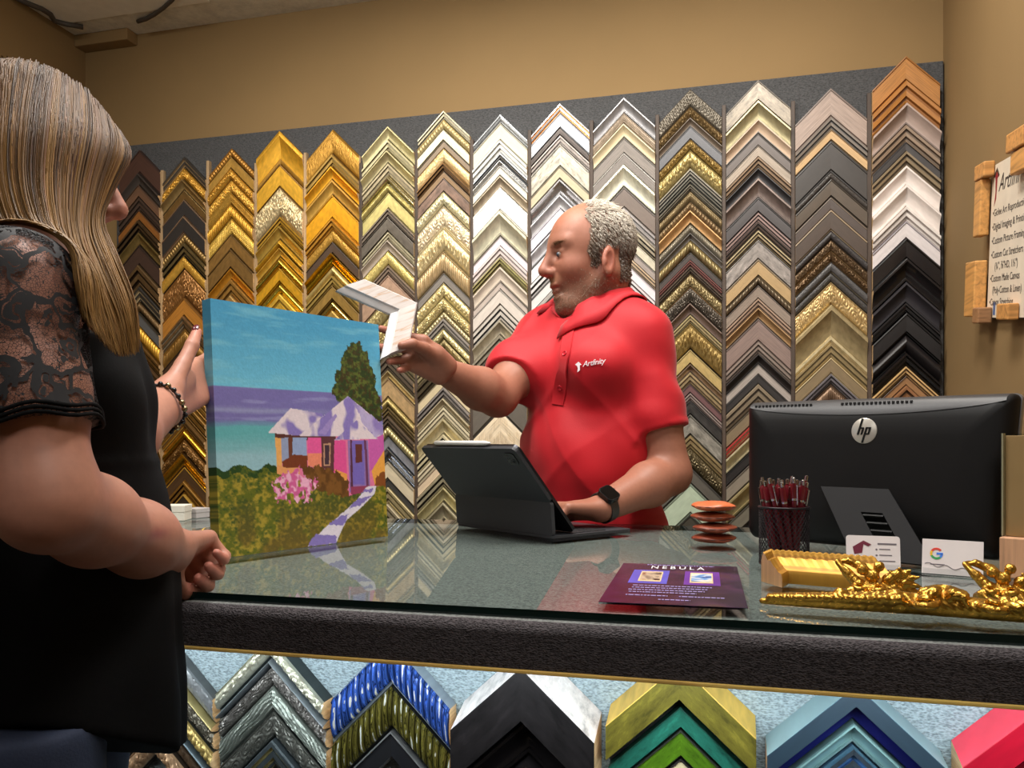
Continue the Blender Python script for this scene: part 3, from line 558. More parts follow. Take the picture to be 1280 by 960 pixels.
# ---- large samples on the lit front below the counter top
LB = [118, 270, 413, 570, 755, 951, 1187, 1430]
LOW = [
 ('pewter and brass', [(0.8530,'dark pewter speckled',(130,132,134),'O','m','stipple',D_,.022),(0.8150,'olive brass rounded',(150,138,92),'R','m','',D_,.020),(0.8010,'black filigree',(96,90,78),'O','m','scroll',D_,.018),
   (0.7750,'crackled old gold',(160,138,82),'O','m','leaf',(60,60,54),.022),(0.7430,'blue steel rounded',(80,92,98),'R','m','',D_,.018),(0.7270,'dark brown pebbled',(84,66,50),'O','m','stipple',(40,34,30),.018),(0.7010,'copper beaded',(170,136,104),'O','m','leaf',(50,40,32),.024)]),
 ('carved pewter', [(0.8515,'pale pewter floral',(176,174,156),'O','m','leaf',(60,66,66),.034),(0.8225,'blue grey rounded',(124,132,138),'R','m','',D_,.026),(0.8090,'smoky scroll-carved',(116,112,108),'O','m','scroll',D_,.022),
   (0.7810,'flowing-line pewter',(130,136,128),'O','m','flow',D_,.022),(0.7440,'black ringed',(92,92,86),'O','m','swirl',(30,32,32),.018),(0.7050,'dark steel stepped',(74,82,86),'T','m','',(170,160,110),.020)]),
 ('foil', [(0.8580,'cobalt and silver foil-wrapped',(70,112,214),'O','s','stripes',(150,160,170),.034),(0.7960,'olive gold foil-wrapped',(124,116,52),'O','s','stripes',(26,26,26),.030),(0.7350,'black silver-edged',(28,28,30),'F','g','',(120,120,120),.024)]),
 ('black', [(0.8430,'white-sided wide black',(25,22,23),'B','t','',(20,18,18),.060),(0.7700,'black inner',(22,19,20),'S','g','',D_,.034),(0.7180,'small black',(24,21,22),'T','g','',(160,155,150),.030)]),
 ('green', [(0.8580,'gold-lipped olive',(96,88,30),'B','t','',(206,166,76),.046),(0.8100,'black woven',(40,42,42),'O','d','stipple',D_,.012),(0.7980,'teal marbled',(40,116,98),'F','t','',D_,.022),(0.7690,'lime green marbled',(78,116,20),'F','t','',(26,30,22),.020),(0.7320,'cream inner',(206,190,150),'F','d','',(30,26,24),.016)]),
 ('blue', [(0.8480,'steel blue box-sided',(30,46,58),'B','d','',(70,98,110),.050),(0.8200,'navy flat',(20,24,84),'F','g','',D_,.022),(0.7980,'pale aqua scooped',(112,146,146),'S','d','',D_,.030),(0.7690,'icy blue crystal',(150,180,210),'T','p','',(90,140,200),.026)]),
 ('red', [(0.8430,'glossy red',(150,16,36),'B','g','',(225,80,95),.050),(0.7950,'dark red scooped',(120,12,28),'S','g','',D_,.030)]),
]
lx = [onY(p, 860, LY - .02)[0] for p in LB]
for ci, (cname, rows) in enumerate(LOW):
    x0, x1 = lx[ci], lx[ci + 1]; xc = (x0 + x1) / 2; hw = (x1 - x0) / 2 - .006
    if ci == 6: hw = .085; xc = x0 + .006 + hw
    prev = None
    for ri, (z, look, rgb, prof, fin, orn, acc, h) in enumerate(rows):
        z2 = rows[ri + 1][0] if ri + 1 < len(rows) else z - .04
        main = moulding_mat(rgb, fin); accm = moulding_mat(acc if acc else tuple(int(v * .75) for v in rgb), fin if not acc else ('d' if fin in 'dwt' else 'm'))
        side = {'black': moulding_mat((214, 204, 200), 't'), 'green': moulding_mat((224, 182, 84), 'm'), 'blue': moulding_mat((120, 146, 152), 'd'), 'red': moulding_mat((222, 60, 80), 'g'), 'foil': moulding_mat((150, 160, 160), 'd')}.get(cname, main) if ri == 0 else main
        sidem = side if prof == 'B' else main
        o = corner_sample(xc, LY - .001, z, hw, z - z2, prof, [main, accm, sidem, RAWM], orn, h, .92 if ci > 2 else 1.0, 600 + ci * 20 + ri)
        lab = f'{look} corner sample, topmost of the {cname} samples under the counter' if prev is None else f'{look} corner sample inside the {prev} one under the counter'
        tag(o, uniq(lab), 'corner sample', 'corner samples under the counter'); prev = look
# ================================================================== THINGS ON THE COUNTER AND WALL
def mitred_corner(name, C, e1, e2, nz, L1, L2, w, prof_pts, mats, part='mitred_length', N=4, disp=None):
    """two lengths meeting at C; prof_pts (u 0..1, height, slot)"""
    root = empty(name, C); e1 = nrm(e1); e2 = nrm(e2); nz = nrm(nz)
    m = len(prof_pts); U = np.array([p[0] for p in prof_pts]); H = np.array([p[1] for p in prof_pts]); slot = [p[2] for p in prof_pts]
    for e, L in ((e1, L1), (e2, L2)):
        V = []; uv = []; Fc = []; mi = []
        for i in range(N + 1):
            s = L * i / N; hh = H.copy()
            if disp is not None: hh = hh + disp(np.full(m, s), U) * (H > 1e-4)
            for j in range(m):
                V.append(s * e + U[j] * w * (e1 + e2) + hh[j] * nz); uv.append((s, U[j] * w))
        for i in range(N):
            for j in range(m):
                j2 = (j + 1) % m; Fc.append((i * m + j, i * m + j2, (i + 1) * m + j2, (i + 1) * m + j)); mi.append(slot[j] if j < m - 1 else len(mats) - 1)
        Fc.append(tuple(range(m))); mi.append(0); Fc.append(tuple(N * m + k for k in range(m))); mi.append(len(mats) - 1)
        mk(part, V, Fc, mats, root, mi, 35, uv=np.array(uv), recalc=True)
    return root

# ---------------- the canvas painting
BL = W(275, 703, 1.27); BL[2] = GZ + .0006; BR = W(485, 665, 1.565); BR[2] = GZ + .0006
pu = nrm(BR - BL); PWID = np.linalg.norm(BR - BL); pn = np.array([pu[1], -pu[0], 0.]); lean = .062
pv = nrm(np.array([0, 0, 1.]) - lean * pn); pn = np.cross(pu, pv); PHEI = .397; PT = .021
def paint(nu, nv):
    """colours of the painted cottage scene, (nv+1, nu+1, 3) from top row"""
    u, w = np.meshgrid(np.linspace(0, 1, nu + 1), np.linspace(0, 1, nv + 1))
    R = np.random.default_rng(3)
    def fbm(sx, sy, seed, oct=4):
        r = np.random.default_rng(seed); o = np.zeros_like(u); a = 1.; tot = 0
        for k in range(oct):
            gx = int(sx * 2 ** k) + 3; gy = int(sy * 2 ** k) + 3; g = r.random((gy, gx))
            x = u * (gx - 2); y = w * (gy - 2); x0 = x.astype(int); y0 = y.astype(int); fx = x - x0; fy = y - y0
            fx = fx * fx * (3 - 2 * fx); fy = fy * fy * (3 - 2 * fy)
            o += a * ((g[y0, x0] * (1 - fx) + g[y0, x0 + 1] * fx) * (1 - fy) + (g[y0 + 1, x0] * (1 - fx) + g[y0 + 1, x0 + 1] * fx) * fy); tot += a; a *= .55
        return o / tot
    def L(c): return np.array(lin(c))
    def mix(a, b, t): return a + (b - a) * t[..., None]
    C = np.zeros(u.shape + (3,))
    st = fbm(4, 40, 11)
    C[:] = mix(mix(np.broadcast_to(L((74, 156, 196)), C.shape), L((112, 190, 218)), np.clip(w / .335, 0, 1) ** 1.5), L((128, 196, 214)), np.clip((st - .5) * 2.2, 0, .55))
    def band(w0, w1, c, soft=.006, amt=1.):
        global_ = np.clip((w - w0) / soft, 0, 1) * np.clip((w1 - w) / soft, 0, 1) * amt
        C[:] = mix(C, L(c), global_)
    ww = (st - .5) * .03
    sea = np.clip((w - .335) / .004, 0, 1)
    seac = mix(np.broadcast_to(L((120, 112, 172)), C.shape), L((98, 172, 176)), np.clip((w - .47 + ww) / .02, 0, 1))
    seac = mix(seac, L((150, 190, 200)), np.clip((w - .53 + ww * 2) / .09, 0, 1))
    seac = mix(seac, L((148, 150, 190)), np.clip(1 - np.abs(w - .425 + ww * .7) / .018, 0, 1) * np.clip((.75 - u) * 3, 0, 1))
    seac = mix(seac, L((160, 160, 205)), np.clip((st - .55) * 3, 0, .5) * (w < .47))
    C[:] = mix(C, seac, sea)
    # inverse of the crop's perspective
    TLc, TRc, BRc, BLc = (62, 45), (605, 100), (655, 815), (92, 915)
    A = []; bvec = []
    for (x, y), (a, b_) in zip((TLc, TRc, BRc, BLc), ((0, 0), (1, 0), (1, 1), (0, 1))):
        A += [[x, y, 1, 0, 0, 0, -a * x, -a * y], [0, 0, 0, x, y, 1, -b_ * x, -b_ * y]]; bvec += [a, b_]
    Hm = np.append(np.linalg.solve(np.array(A, float), np.array(bvec, float)), 1).reshape(3, 3)
    def uvp(p):
        q = Hm @ np.array([p[0], p[1], 1.]); return q[:2] / q[2]
    def inside(poly, wob=0.):
        P = np.array([uvp(p) for p in poly]); x = u + wob * (fbm(60, 60, 5) - .5); y = w + wob * (fbm(60, 60, 6) - .5); ins = np.zeros(u.shape, bool)
        j = len(P) - 1
        for i in range(len(P)):
            c = ((P[i, 1] > y) != (P[j, 1] > y)) & (x < (P[j, 0] - P[i, 0]) * (y - P[i, 1]) / (P[j, 1] - P[i, 1] + 1e-12) + P[i, 0]); ins ^= c; j = i
        return ins
    def fill(poly, c, wob=0., var=0., c2=None, seed=0, sx=20, sy=20):
        m = inside(poly, wob)
        col = np.broadcast_to(L(c), C.shape)
        if c2 is not None: col = mix(col, L(c2), np.clip((fbm(sx, sy, 50 + seed) - .42) * 5, 0, 1))
        C[m] = col[m]
    g1 = fbm(45, 60, 21); g2 = fbm(7, 7, 22); g3 = fbm(70, 90, 23)
    grass = mix(mix(np.broadcast_to(L((96, 102, 26)), C.shape), L((172, 150, 52)), np.clip((g1 - .42) * 4, 0, 1)), L((56, 82, 32)), np.clip((g3 * .6 + g2 * .5 - .52) * 6, 0, 1))
    grass = mix(grass, L((122, 90, 34)), np.clip((g2 - .45) * 4, 0, .6) * np.clip((w - .72) * 4, 0, 1))
    top = .655 + .012 * np.sin(u * 40) * (u < .35) + .02 * (fbm(26, 2, 24) - .5) - .03 * np.clip(1 - np.abs(u - .40) / .05, 0, 1) + .04 * np.clip((u - .45) * 2, 0, 1)
    m = w > top; C[m] = grass[m]
    edge = (w > top) & (w < top + .03); dk = np.broadcast_to(L((36, 66, 24)), C.shape); sel = edge & (g1 > .42); C[sel] = dk[sel]
    # tree
    tr = [(520, 158), (535, 165), (550, 158), (552, 185), (575, 195), (578, 225), (598, 270), (602, 310), (618, 345), (628, 425), (560, 415), (500, 385), (455, 330), (470, 300), (468, 270), (485, 240), (490, 200), (505, 180)]
    mt = inside(tr, .035); tc = mix(mix(np.broadcast_to(L((44, 62, 30)), C.shape), L((92, 104, 44)), np.clip((g1 - .45) * 5, 0, 1)), L((66, 48, 26)), np.clip((g3 - .52) * 6, 0, .8)); C[mt] = tc[mt]
    # cottage walls
    fill([(272, 478), (470, 478), (635, 455), (640, 630), (600, 650), (520, 680), (280, 612)], (228, 120, 160))
    fill([(272, 478), (292, 478), (296, 600), (280, 612)], (236, 172, 96)); fill([(280, 585), (355, 590), (355, 625), (280, 615)], (232, 160, 100))
    fill([(272, 474), (472, 478), (472, 498), (272, 492)], (92, 52, 44))
    fill([(292, 492), (322, 490), (322, 560), (296, 575)], (150, 160, 190)); fill([(316, 490), (330, 490), (330, 556), (318, 566)], (110, 62, 44))
    fill([(330, 490), (376, 487), (378, 552), (330, 548)], (150, 168, 205), 0, 0, (190, 196, 214), 1, 6, 6)
    fill([(296, 572), (335, 546), (380, 548), (380, 590), (300, 592)], (120, 58, 32))
    fill([(380, 486), (428, 484), (430, 540), (380, 545)], (232, 92, 156)); fill([(380, 540), (430, 538), (430, 585), (382, 585)], (240, 140, 110))
    fill([(424, 485), (470, 480), (470, 600), (428, 588)], (96, 56, 60)); fill([(432, 505), (456, 502), (456, 580), (434, 580)], (196, 150, 120)); fill([(436, 510), (452, 508), (452, 575), (438, 575)], (70, 50, 62))
    fill([(468, 490), (506, 492), (512, 610), (468, 600)], (228, 84, 150)); fill([(470, 590), (512, 604), (514, 640), (486, 628)], (240, 160, 80))
    fill([(512, 490), (580, 486), (590, 645), (522, 668)], (150, 116, 176)); fill([(522, 492), (566, 488), (572, 638), (528, 640)], (122, 104, 186)); fill([(520, 488), (526, 488), (534, 660), (526, 664)], (92, 50, 70)); fill([(566, 486), (574, 486), (586, 640), (578, 642)], (110, 60, 92))
    fill([(538, 502), (560, 500), (562, 562), (540, 566)], (104, 52, 44))
    fill([(580, 470), (634, 462), (636, 520), (596, 588), (588, 590)], (206, 96, 172)); fill([(636, 515), (640, 605), (606, 640), (594, 590)], (238, 166, 74))
    fill([(612, 606), (640, 590), (650, 640), (606, 645)], (136, 76, 34), .03)
    # roof
    roofs = [[(250, 476), (322, 391), (425, 404), (432, 412), (352, 482)], [(350, 482), (400, 440), (510, 341), (632, 436), (633, 462), (606, 476), (470, 478)], [(468, 491), (540, 420), (612, 480)]]
    for k, r in enumerate(roofs):
        fill(r, (230, 216, 222), .004); mm = inside(r); f = fbm(9 + 3 * k, 9, 70 + k, 3); sh = mix(np.broadcast_to(L((230, 214, 220)), C.shape), L((138, 122, 190)), np.clip((f - .47) * 9, 0, 1)); C[mm] = sh[mm]
    fill([(520, 350), (632, 436), (633, 462), (606, 476), (560, 430), (548, 400)], (146, 128, 192), .02, 0, (186, 172, 212), 4, 8, 8)
    fill([(415, 470), (470, 400), (476, 410), (440, 474)], (160, 140, 200), .01)
    # hedge, deck, blossom, path
    fill([(355, 588), (420, 580), (480, 600), (516, 630), (520, 684), (440, 672), (392, 660)], (98, 62, 24), .03, 0, (128, 84, 36), 7, 30, 30)
    fill([(524, 648), (588, 640), (560, 668), (528, 676)], (150, 62, 92))
    fill([(385, 860), (440, 795), (505, 735), (548, 690), (580, 645), (612, 640), (606, 668), (560, 720), (512, 766), (480, 846)], (226, 216, 228), .006)
    for q in ([(385, 860), (410, 815), (486, 822), (480, 846)], [(455, 780), (470, 765), (520, 740), (512, 766), (500, 782)], [(520, 722), (545, 690), (600, 672), (560, 712)], [(560, 668), (575, 655), (600, 650), (598, 662)]):
        fill(q, (136, 120, 188), .02)
    bm_ = inside([(264, 640), (300, 612), (352, 590), (356, 618), (418, 632), (412, 656), (392, 672), (388, 712), (362, 700), (330, 716), (300, 690), (282, 712), (280, 680), (268, 664)], .05) & (fbm(40, 40, 31, 2) > .36)
    bl = mix(np.broadcast_to(L((214, 96, 152)), C.shape), L((242, 178, 206)), np.clip((fbm(60, 60, 32, 2) - .45) * 6, 0, 1)); C[bm_] = bl[bm_]
    C *= (.93 + .14 * fbm(90, 120, 41, 2))[..., None]
    return np.clip(C, 0, 1)
NU, NV = 300, 340
PC = paint(NU, NV)
proot = empty('canvas_painting', BL)
V = []; cols = []
for j in range(NV + 1):
    for i in range(NU + 1):
        V.append(pu * (PWID * i / NU) + pv * (PHEI * (1 - j / NV))); cols.append(PC[j, i])
Fc = [(j * (NU + 1) + i, (j + 1) * (NU + 1) + i, (j + 1) * (NU + 1) + i + 1, j * (NU + 1) + i + 1) for j in range(NV) for i in range(NU)]
def wrap(idx):
    b = len(V)
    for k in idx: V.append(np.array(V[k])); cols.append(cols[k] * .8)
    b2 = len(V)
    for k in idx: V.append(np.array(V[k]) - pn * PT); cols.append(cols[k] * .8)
    for q in range(len(idx) - 1): Fc.append((b + q, b + q + 1, b2 + q + 1, b2 + q))
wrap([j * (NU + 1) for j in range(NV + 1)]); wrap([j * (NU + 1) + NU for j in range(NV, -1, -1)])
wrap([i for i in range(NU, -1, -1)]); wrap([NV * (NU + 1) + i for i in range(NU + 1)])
mk('painted_canvas', V, Fc, vcol_mat('oil_paint', .55, .3, bump=.25, noise=.06, nscale=260), proot, cols=np.array(cols))
PM = frameM((0, 0, 0), pu, pv, pn)
STR = wood('stretcher_wood', (206, 174, 130), 0, 30)
for lo, hi in (((.003, .003), (PWID - .003, .04)), ((.003, PHEI - .04), (PWID - .003, PHEI - .003)), ((.003, .04), (.04, PHEI - .04)), ((PWID - .04, .04), (PWID - .003, PHEI - .04))):
    MB().box((*lo, -PT + .0005), (*hi, -.002), 0, .001, PM).build('stretcher_bar', STR, proot)
tag(proot, 'canvas painting of a pink seaside cottage, stood on the counter by two hands', 'painting')

# ---------------- whitewashed corner sample held in the man's hand
C0 = W(519, 382, 1.665)
def camvec(dx, dy, dz): return (RV * dx - UV_ * dy + DV * dz)
e1 = nrm(camvec(-63, -25, -30)); e2 = camvec(-7, 69, -43); e2 = nrm(e2 - e1 * np.dot(e2, e1)); hn = np.cross(e1, e2)
if np.dot(hn, DV) > 0: hn = -hn
WASH = moulding_mat((206, 198, 194), 'd')
def wash_mat():
    t = NT('whitewashed_wood'); nz = t.n('ShaderNodeTexNoise', Scale=1., Detail=5., Distortion=.5); t.l(t.coord('UV', (95, 18, 1)), nz.inputs['Vector'])
    t.l(t.ramp(nz.outputs['Fac'], [(.35, lin((186, 178, 174))), (.55, lin((174, 164, 158))), (.62, lin((168, 136, 108))), (.7, lin((178, 170, 164)))]), t.b.inputs['Base Color']); t.set(Roughness=.5); return t.m
WM = wash_mat(); WHT = plain('white_lip', (196, 192, 190), .45)
hp = [(0, -.005, 1), (0, .010, 1), (.06, .012, 0), (.3, .011, 0), (.72, .010, 1), (.76, .006, 1), (.95, .002, 1), (1, 0, 1), (1, -.005, 1)]
o = mitred_corner('corner_sample', C0, e1, e2, hn, .112, .108, .046, hp, [WM, WHT, WHT])
tag(o, uniq('whitewashed wood corner sample held up beside the painting by the man in red'), 'corner sample')

# ---------------- gold frame corner on the counter
def gpt(px, py, z=0): return onZ(px, py, GZ + z)
GOLD = moulding_mat((176, 130, 48), 'm'); GOLDD = moulding_mat((150, 106, 40), 'm'); OAK = moulding_mat((196, 150, 104), 'w')
cpt = gpt(960, 722, 0.0005); ex = nrm(gpt(1098, 734) - cpt); ex[2] = 0; ex = nrm(ex); ey = np.array([ex[1], -ex[0], 0])
gp = [(0, 0, 2), (0, .026, 0), (.04, .033, 0), (.10, .036, 0), (.18, .035, 0), (.24, .031, 1), (.3, .029, 0), (.45, .030, 0), (.6, .024, 0), (.72, .021, 1), (.8, .018, 0), (.95, .016, 0), (1, .012, 0), (1, 0, 2)]
o = mitred_corner('corner_sample', cpt, ex, ey, (0, 0, 1), .125, .034, .034, gp, [GOLD, GOLDD, OAK, OAK], N=70,
                  disp=lambda s, U: np.where((U > .05) & (U < .25), .0022 * np.abs(np.sin(s / .0024 + U * 9)) ** .7, 0) + np.where((U > .42) & (U < .7), .0006 * np.sin(s / .002), 0))
tag(o, uniq('gilded corner sample with raw oak ends lying on the glass beside the pen cup'), 'corner sample')

# ---------------- flyer
fl = [gpt(770, 702, .0012), gpt(928, 710, .0012), gpt(935, 760, .0012), gpt(748, 752, .0012)]
fo = fl[3]; fx = nrm(fl[2] - fl[3]); fw = np.linalg.norm(fl[2] - fl[3]); fy = np.array([-fx[1], fx[0], 0]); fh = np.dot((fl[0] + fl[1]) / 2 - (fl[2] + fl[3]) / 2, fy)
FM = frameM(fo, fx, fy, (0, 0, 1))
root = empty('flyer', fo); FML = frameM((0, 0, 0), fx, fy, (0, 0, 1))
def nebula_mat():
    t = NT('flyer_print'); nz = t.n('ShaderNodeTexNoise', Scale=14., Detail=6., Distortion=1.2); t.l(t.coord(), nz.inputs['Vector'])
    t.l(t.ramp(nz.outputs['Fac'], [(.3, lin((26, 20, 32))), (.5, lin((46, 30, 58))), (.62, lin((70, 40, 72))), (.75, lin((74, 54, 50)))]), t.b.inputs['Base Color']); t.set(Roughness=.25); return t.m
b = MB().box((0, 0, -.0006), (fw, fh, 0), 0, 0, FML)
def rect(b, x0, y0, x1, y1, z, m): b.box((x0 * fw, y0 * fh, z), (x1 * fw, y1 * fh, z + .00015), m, 0, FML)
rect(b, .13, .44, .43, .80, 0, 1); rect(b, .56, .44, .84, .80, 0, 2)
rect(b, .20, .49, .38, .76, .0002, 3); rect(b, .605, .49, .785, .76, .0002, 3)
b.build('printed_sheet', [nebula_mat(), plain('blue_panel', (84, 88, 190), .3, var=.2), plain('violet_panel', (104, 52, 150), .3, var=.2), plain('cream_border', (226, 196, 150), .4)], root)
def thumb(name, x0, x1, stops):
    t = NT(name); nz = t.n('ShaderNodeTexNoise', Scale=28., Detail=3., Distortion=1.); t.l(t.coord(), nz.inputs['Vector']); t.l(t.ramp(nz.outputs['Fac'], stops), t.b.inputs['Base Color']); t.set(Roughness=.3)
    bb = MB(); rect(bb, x0, .52, x1, .73, .0004, 0); bb.build('printed_picture', t.m, root)
thumb('dark_landscape', .21, .37, [(.35, lin((40, 36, 34))), (.5, lin((196, 176, 150))), (.62, lin((120, 66, 44))), (.75, lin((230, 220, 200)))])
thumb('sea_landscape', .615, .775, [(.35, lin((30, 60, 130))), (.5, lin((110, 160, 214))), (.62, lin((236, 226, 214))), (.75, lin((226, 150, 60)))])
WHITE = plain('white_ink', (232, 230, 232), .5)
SERI = plain('lilac_ink', (150, 136, 186), .5)
text_obj('lettering', 'NEBULA', .0118, WHITE, root, FML @ Matrix.Translation((fw * .26, fh * .85, .0004)) @ Matrix.Diagonal((1.25, 3.0, 1, 1)), .0001, 0, 'LEFT', 1.5)
b = MB()
for y, x0, x1 in ((.965, .22, .80), (.385, .18, .78), (.335, .18, .74), (.285, .16, .72), (.235, .17, .66), (.165, .16, .46), (.165, .54, .86), (.09, .40, .62)):
    x = x0
    r = random.Random(int(y * 1000))
    while x < x1:
        d = r.uniform(.012, .04); rect(b, x, y - .008, min(x + d, x1), y + .008, .0002, 0); x += d + .007
b.build('small_print', SERI, root)
tag(root, 'purple printed flyer with two framed pictures lying on the glass counter', 'flyer')

# ---------------- stack of four leather-brown discs
dc = gpt(892, 679)
LEA = [(196, 100, 60), (150, 74, 46), (140, 68, 46), (146, 66, 42)]
zz = GZ + .0005; words_ = ['topmost', 'second', 'third', 'lowest']
for k in range(4):
    h = .0185 if k else .0175; prof_ = []
    for q in range(13):
        a = -1 + 2 * q / 12; prof_.append((.0375 * max(0, 1 - abs(a) ** 1.8) ** .55 + .0006 if abs(a) < .999 else .0005, h / 2 + a * h / 2))
    prof_ = sorted(prof_, key=lambda p: p[1])
    b = MB().lathe(prof_, (0, 0, 0), 0, 48)
    for i, v in enumerate(b.V):
        an = math.atan2(v[1], v[0]); r_ = 1 + .018 * math.cos(14 * an + k); b.V[i] = (v[0] * r_, v[1] * r_, v[2] + (.0012 * math.cos(3 * an + k) if math.hypot(v[0], v[1]) > .025 else 0))
    idx = 3 - k
    o = b.build('leather_disc', plain('brown_leather', LEA[idx], .38, var=.18, scale=40, bump=.15), None, True, loc=(dc[0] + .002 * math.sin(k * 2.1), dc[1] + .002 * math.cos(k * 3), zz))
    b2 = MB(); pts = [(.0372 * math.cos(2 * PI * q / 40), .0372 * math.sin(2 * PI * q / 40), h / 2) for q in range(41)]; b2.tube(pts, .0011, 0, 6, False).build('seam', plain('dark_seam', tuple(int(v * .55) for v in LEA[idx]), .6), o, True)
    tag(o, f'round brown leather disc, {words_[idx]} of the stack of four on the counter', 'leather disc', 'stacked leather discs'); zz += h + .0003

# ---------------- pen cup and pens
pc = gpt(980, 706); pc[2] = GZ + .0004; pr_, ph = .0345, .083
root = empty('pen_cup', pc); WIRE = plain('black_wire_mesh', (36, 28, 32), .4, .4)
b = MB()
for sgn in (-1, 1):
    for k in range(34):
        pts = []
        for q in range(9):
            a = 2 * PI * k / 34 + sgn * q / 8 * 1.9; pts.append((pr_ * math.cos(a), pr_ * math.sin(a), .003 + (ph - .004) * q / 8))
        b.tube(pts, .00055, 0, 4, False)
b.build('mesh_wall', WIRE, root, True)
b = MB(); b.tube([(pr_ * math.cos(2 * PI * q / 40), pr_ * math.sin(2 * PI * q / 40), ph) for q in range(41)], .0018, 0, 8, False); b.build('rim', WIRE, root, True)
MB().lathe([(.0001, 0), (pr_, 0), (pr_ + .0008, .002), (pr_, .004), (.0001, .003)], (0, 0, 0), 0, 40).build('base', WIRE, root, True)
tag(root, 'black wire mesh pen cup full of dark red pens', 'pen cup')
PENR = plain('dark_red_pen', (112, 26, 36), .25, .2, coat=.4); PENS = plain('pen_chrome', (200, 196, 196), .18, 1.); PEND = plain('pen_grip', (48, 20, 26), .5)
def make_pen():
    r = empty('pen'); L = .138
    MB().lathe([(.0001, .001), (.0012, .001), (.0030, .012), (.0042, .018), (.0042, L - .030)], m=0, n=12).build('barrel', PENR, r, True)
    MB().lathe([(.0045, L - .031), (.0045, L - .012), (.0036, L - .008), (.0024, L - .008), (.0024, L), (.0001, L)], m=0, n=12).build('cap', PENS if False else PENR, r, 40)
    MB().box((-.0016, .0042, L - .042), (.0016, .0060, L - .010), 0, .0005).box((-.0016, .002, L - .012), (.0016, .006, L - .0095), 0, .0004).build('clip', PENS, r)
    MB().lathe([(.0047, L - .034), (.0047, L - .0305), (.0001, L - .0305)], m=0, n=12).build('ring', PENS, r, 40)
    MB().lathe([(.0026, L - .006), (.0026, L + .002), (.0001, L + .003)], m=0, n=10).build('push_button', PENS, r, 40)
    return r
def copy_tree(o, parent=None):
    c = o.copy(); COL.objects.link(c)
    if parent: c.parent = parent
    for ch in list(o.children): copy_tree(ch, c)
    return c
proto = make_pen(); rp = random.Random(4); k = 0
for ring, cnt in ((.026, 13), (.015, 7), (.004, 2)):
    for q in range(cnt):
        o = proto if k == 0 else copy_tree(proto); k += 1
        a = 2 * PI * q / cnt + ring * 70; a2 = a + rp.uniform(-.35, .35)
        bt = Vector((ring * .62 * math.cos(a2 + .5), ring * .62 * math.sin(a2 + .5), .0045)); tp = Vector((ring * math.cos(a), ring * math.sin(a), ph))
        d = (tp - bt).normalized(); o.rotation_mode = 'QUATERNION'
        o.rotation_quaternion = d.to_track_quat('Z', 'Y') @ Matrix.Rotation(rp.uniform(0, 6), 4, 'Z').to_quaternion()
        o.location = Vector(pc) + bt - d * 0 + Vector((0, 0, 0)); s = rp.uniform(.82, .90); o.scale = (1, 1, s)
        tag(o, 'dark red pen with a silver clip standing in the mesh cup', 'pen', 'pens in the mesh cup')

# ---------------- all-in-one monitor seen from behind
ml = W(936, 668, 1.45); mr = W(1268, 708, 1.15); ml[2] = mr[2] = GZ + .012
mu = nrm(mr - ml); mw = np.linalg.norm(mr - ml) + .004; mb = np.array([mu[1], -mu[0], 0.]); mh = .232
tilt = math.radians(4); mvz = nrm(np.array([0, 0, 1.]) - mb * math.tan(tilt)); mbn = np.cross(mu, mvz)
root = empty('monitor', ((ml + mr) / 2) * np.array([1, 1, 0]) + np.array([0, 0, GZ])); off = ml - np.array(root.location)
MM = frameM(off, mu, mvz, mbn)
BLK = plain('black_plastic', (11, 10, 11), .5, 0, .3); BLK2 = plain('dark_grey_plastic', (44, 43, 45), .45); SILV = plain('silver_bezel', (150, 146, 144), .35, .5)
def outline(ins, dz=0., n=6):
    w0, w1 = .022 + ins, mw - ins; pts = []
    def arc(cx, cy, r, a0, a1):
        for k in range(n + 1):
            a = math.radians(a0 + (a1 - a0) * k / n); pts.append((cx + r * math.cos(a), cy + r * math.sin(a)))
    arc(mw - ins - .008, mh - ins - .008, .008, 0, 90); arc(ins + .008, mh - ins - .008, .008, 90, 180)
    arc(ins + .022, ins + .016, .014, 190, 270); arc(mw - ins - .028, ins + .016, .014, 270, 350)
    return pts
layers = [(0, .000), (0, .010), (.002, .016), (.006, .024), (.016, .031), (.034, .036), (.06, .038)]
V = []; Fc = []
for ins, d in layers: V += [(*p, d) for p in outline(ins)]
n = len(outline(0))
for i in range(len(layers) - 1):
    for k in range(n): Fc.append((i * n + k, i * n + (k + 1) % n, (i + 1) * n + (k + 1) % n, (i + 1) * n + k))
Fc += [tuple(range(n))[::-1], tuple((len(layers) - 1) * n + k for k in range(n))]
V = [tuple(MM @ Vector(v)) for v in V]
mk('back_shell', V, Fc, BLK, root, None, 35, recalc=True)
MB().prism(outline(-.0015), -.010, -.0005, 0, MM).build('screen_bezel', SILV, root)
# curved vented band along the top
V = []; Fc = []; NB = 28; li_ = [l[0] for l in layers[1:]]; ld_ = [l[1] for l in layers[1:]]
for k in range(NB + 1):
    x = .010 + (mw - .020) * k / NB; sag = .016 * (1 - ((k / NB) * 2 - 1) ** 2) ** .8
    for ins in (.0005, .003, .007, .011 + sag * .5, .011 + sag): V.append(tuple(MM @ Vector((x, mh - ins, float(np.interp(ins, li_, ld_)) + .0011))))
for k in range(NB):
    for j in range(4): Fc.append((k * 5 + j, k * 5 + j + 1, k * 5 + j + 6, k * 5 + j + 5))
mk('top_band', V, Fc, BLK2, root, None, True, recalc=True)
for k0, k1 in ((0, 16), (23, 40)):
    b = MB()
    for k in range(k0, k1):
        x = .02 + (mw - .04) * k / 57; b.box((x, mh - .0105, .026), (x + .0032, mh - .0070, .0292), 0, 0, MM)
    b.build('vent', plain('vent_black', (6, 6, 6), .6), root)
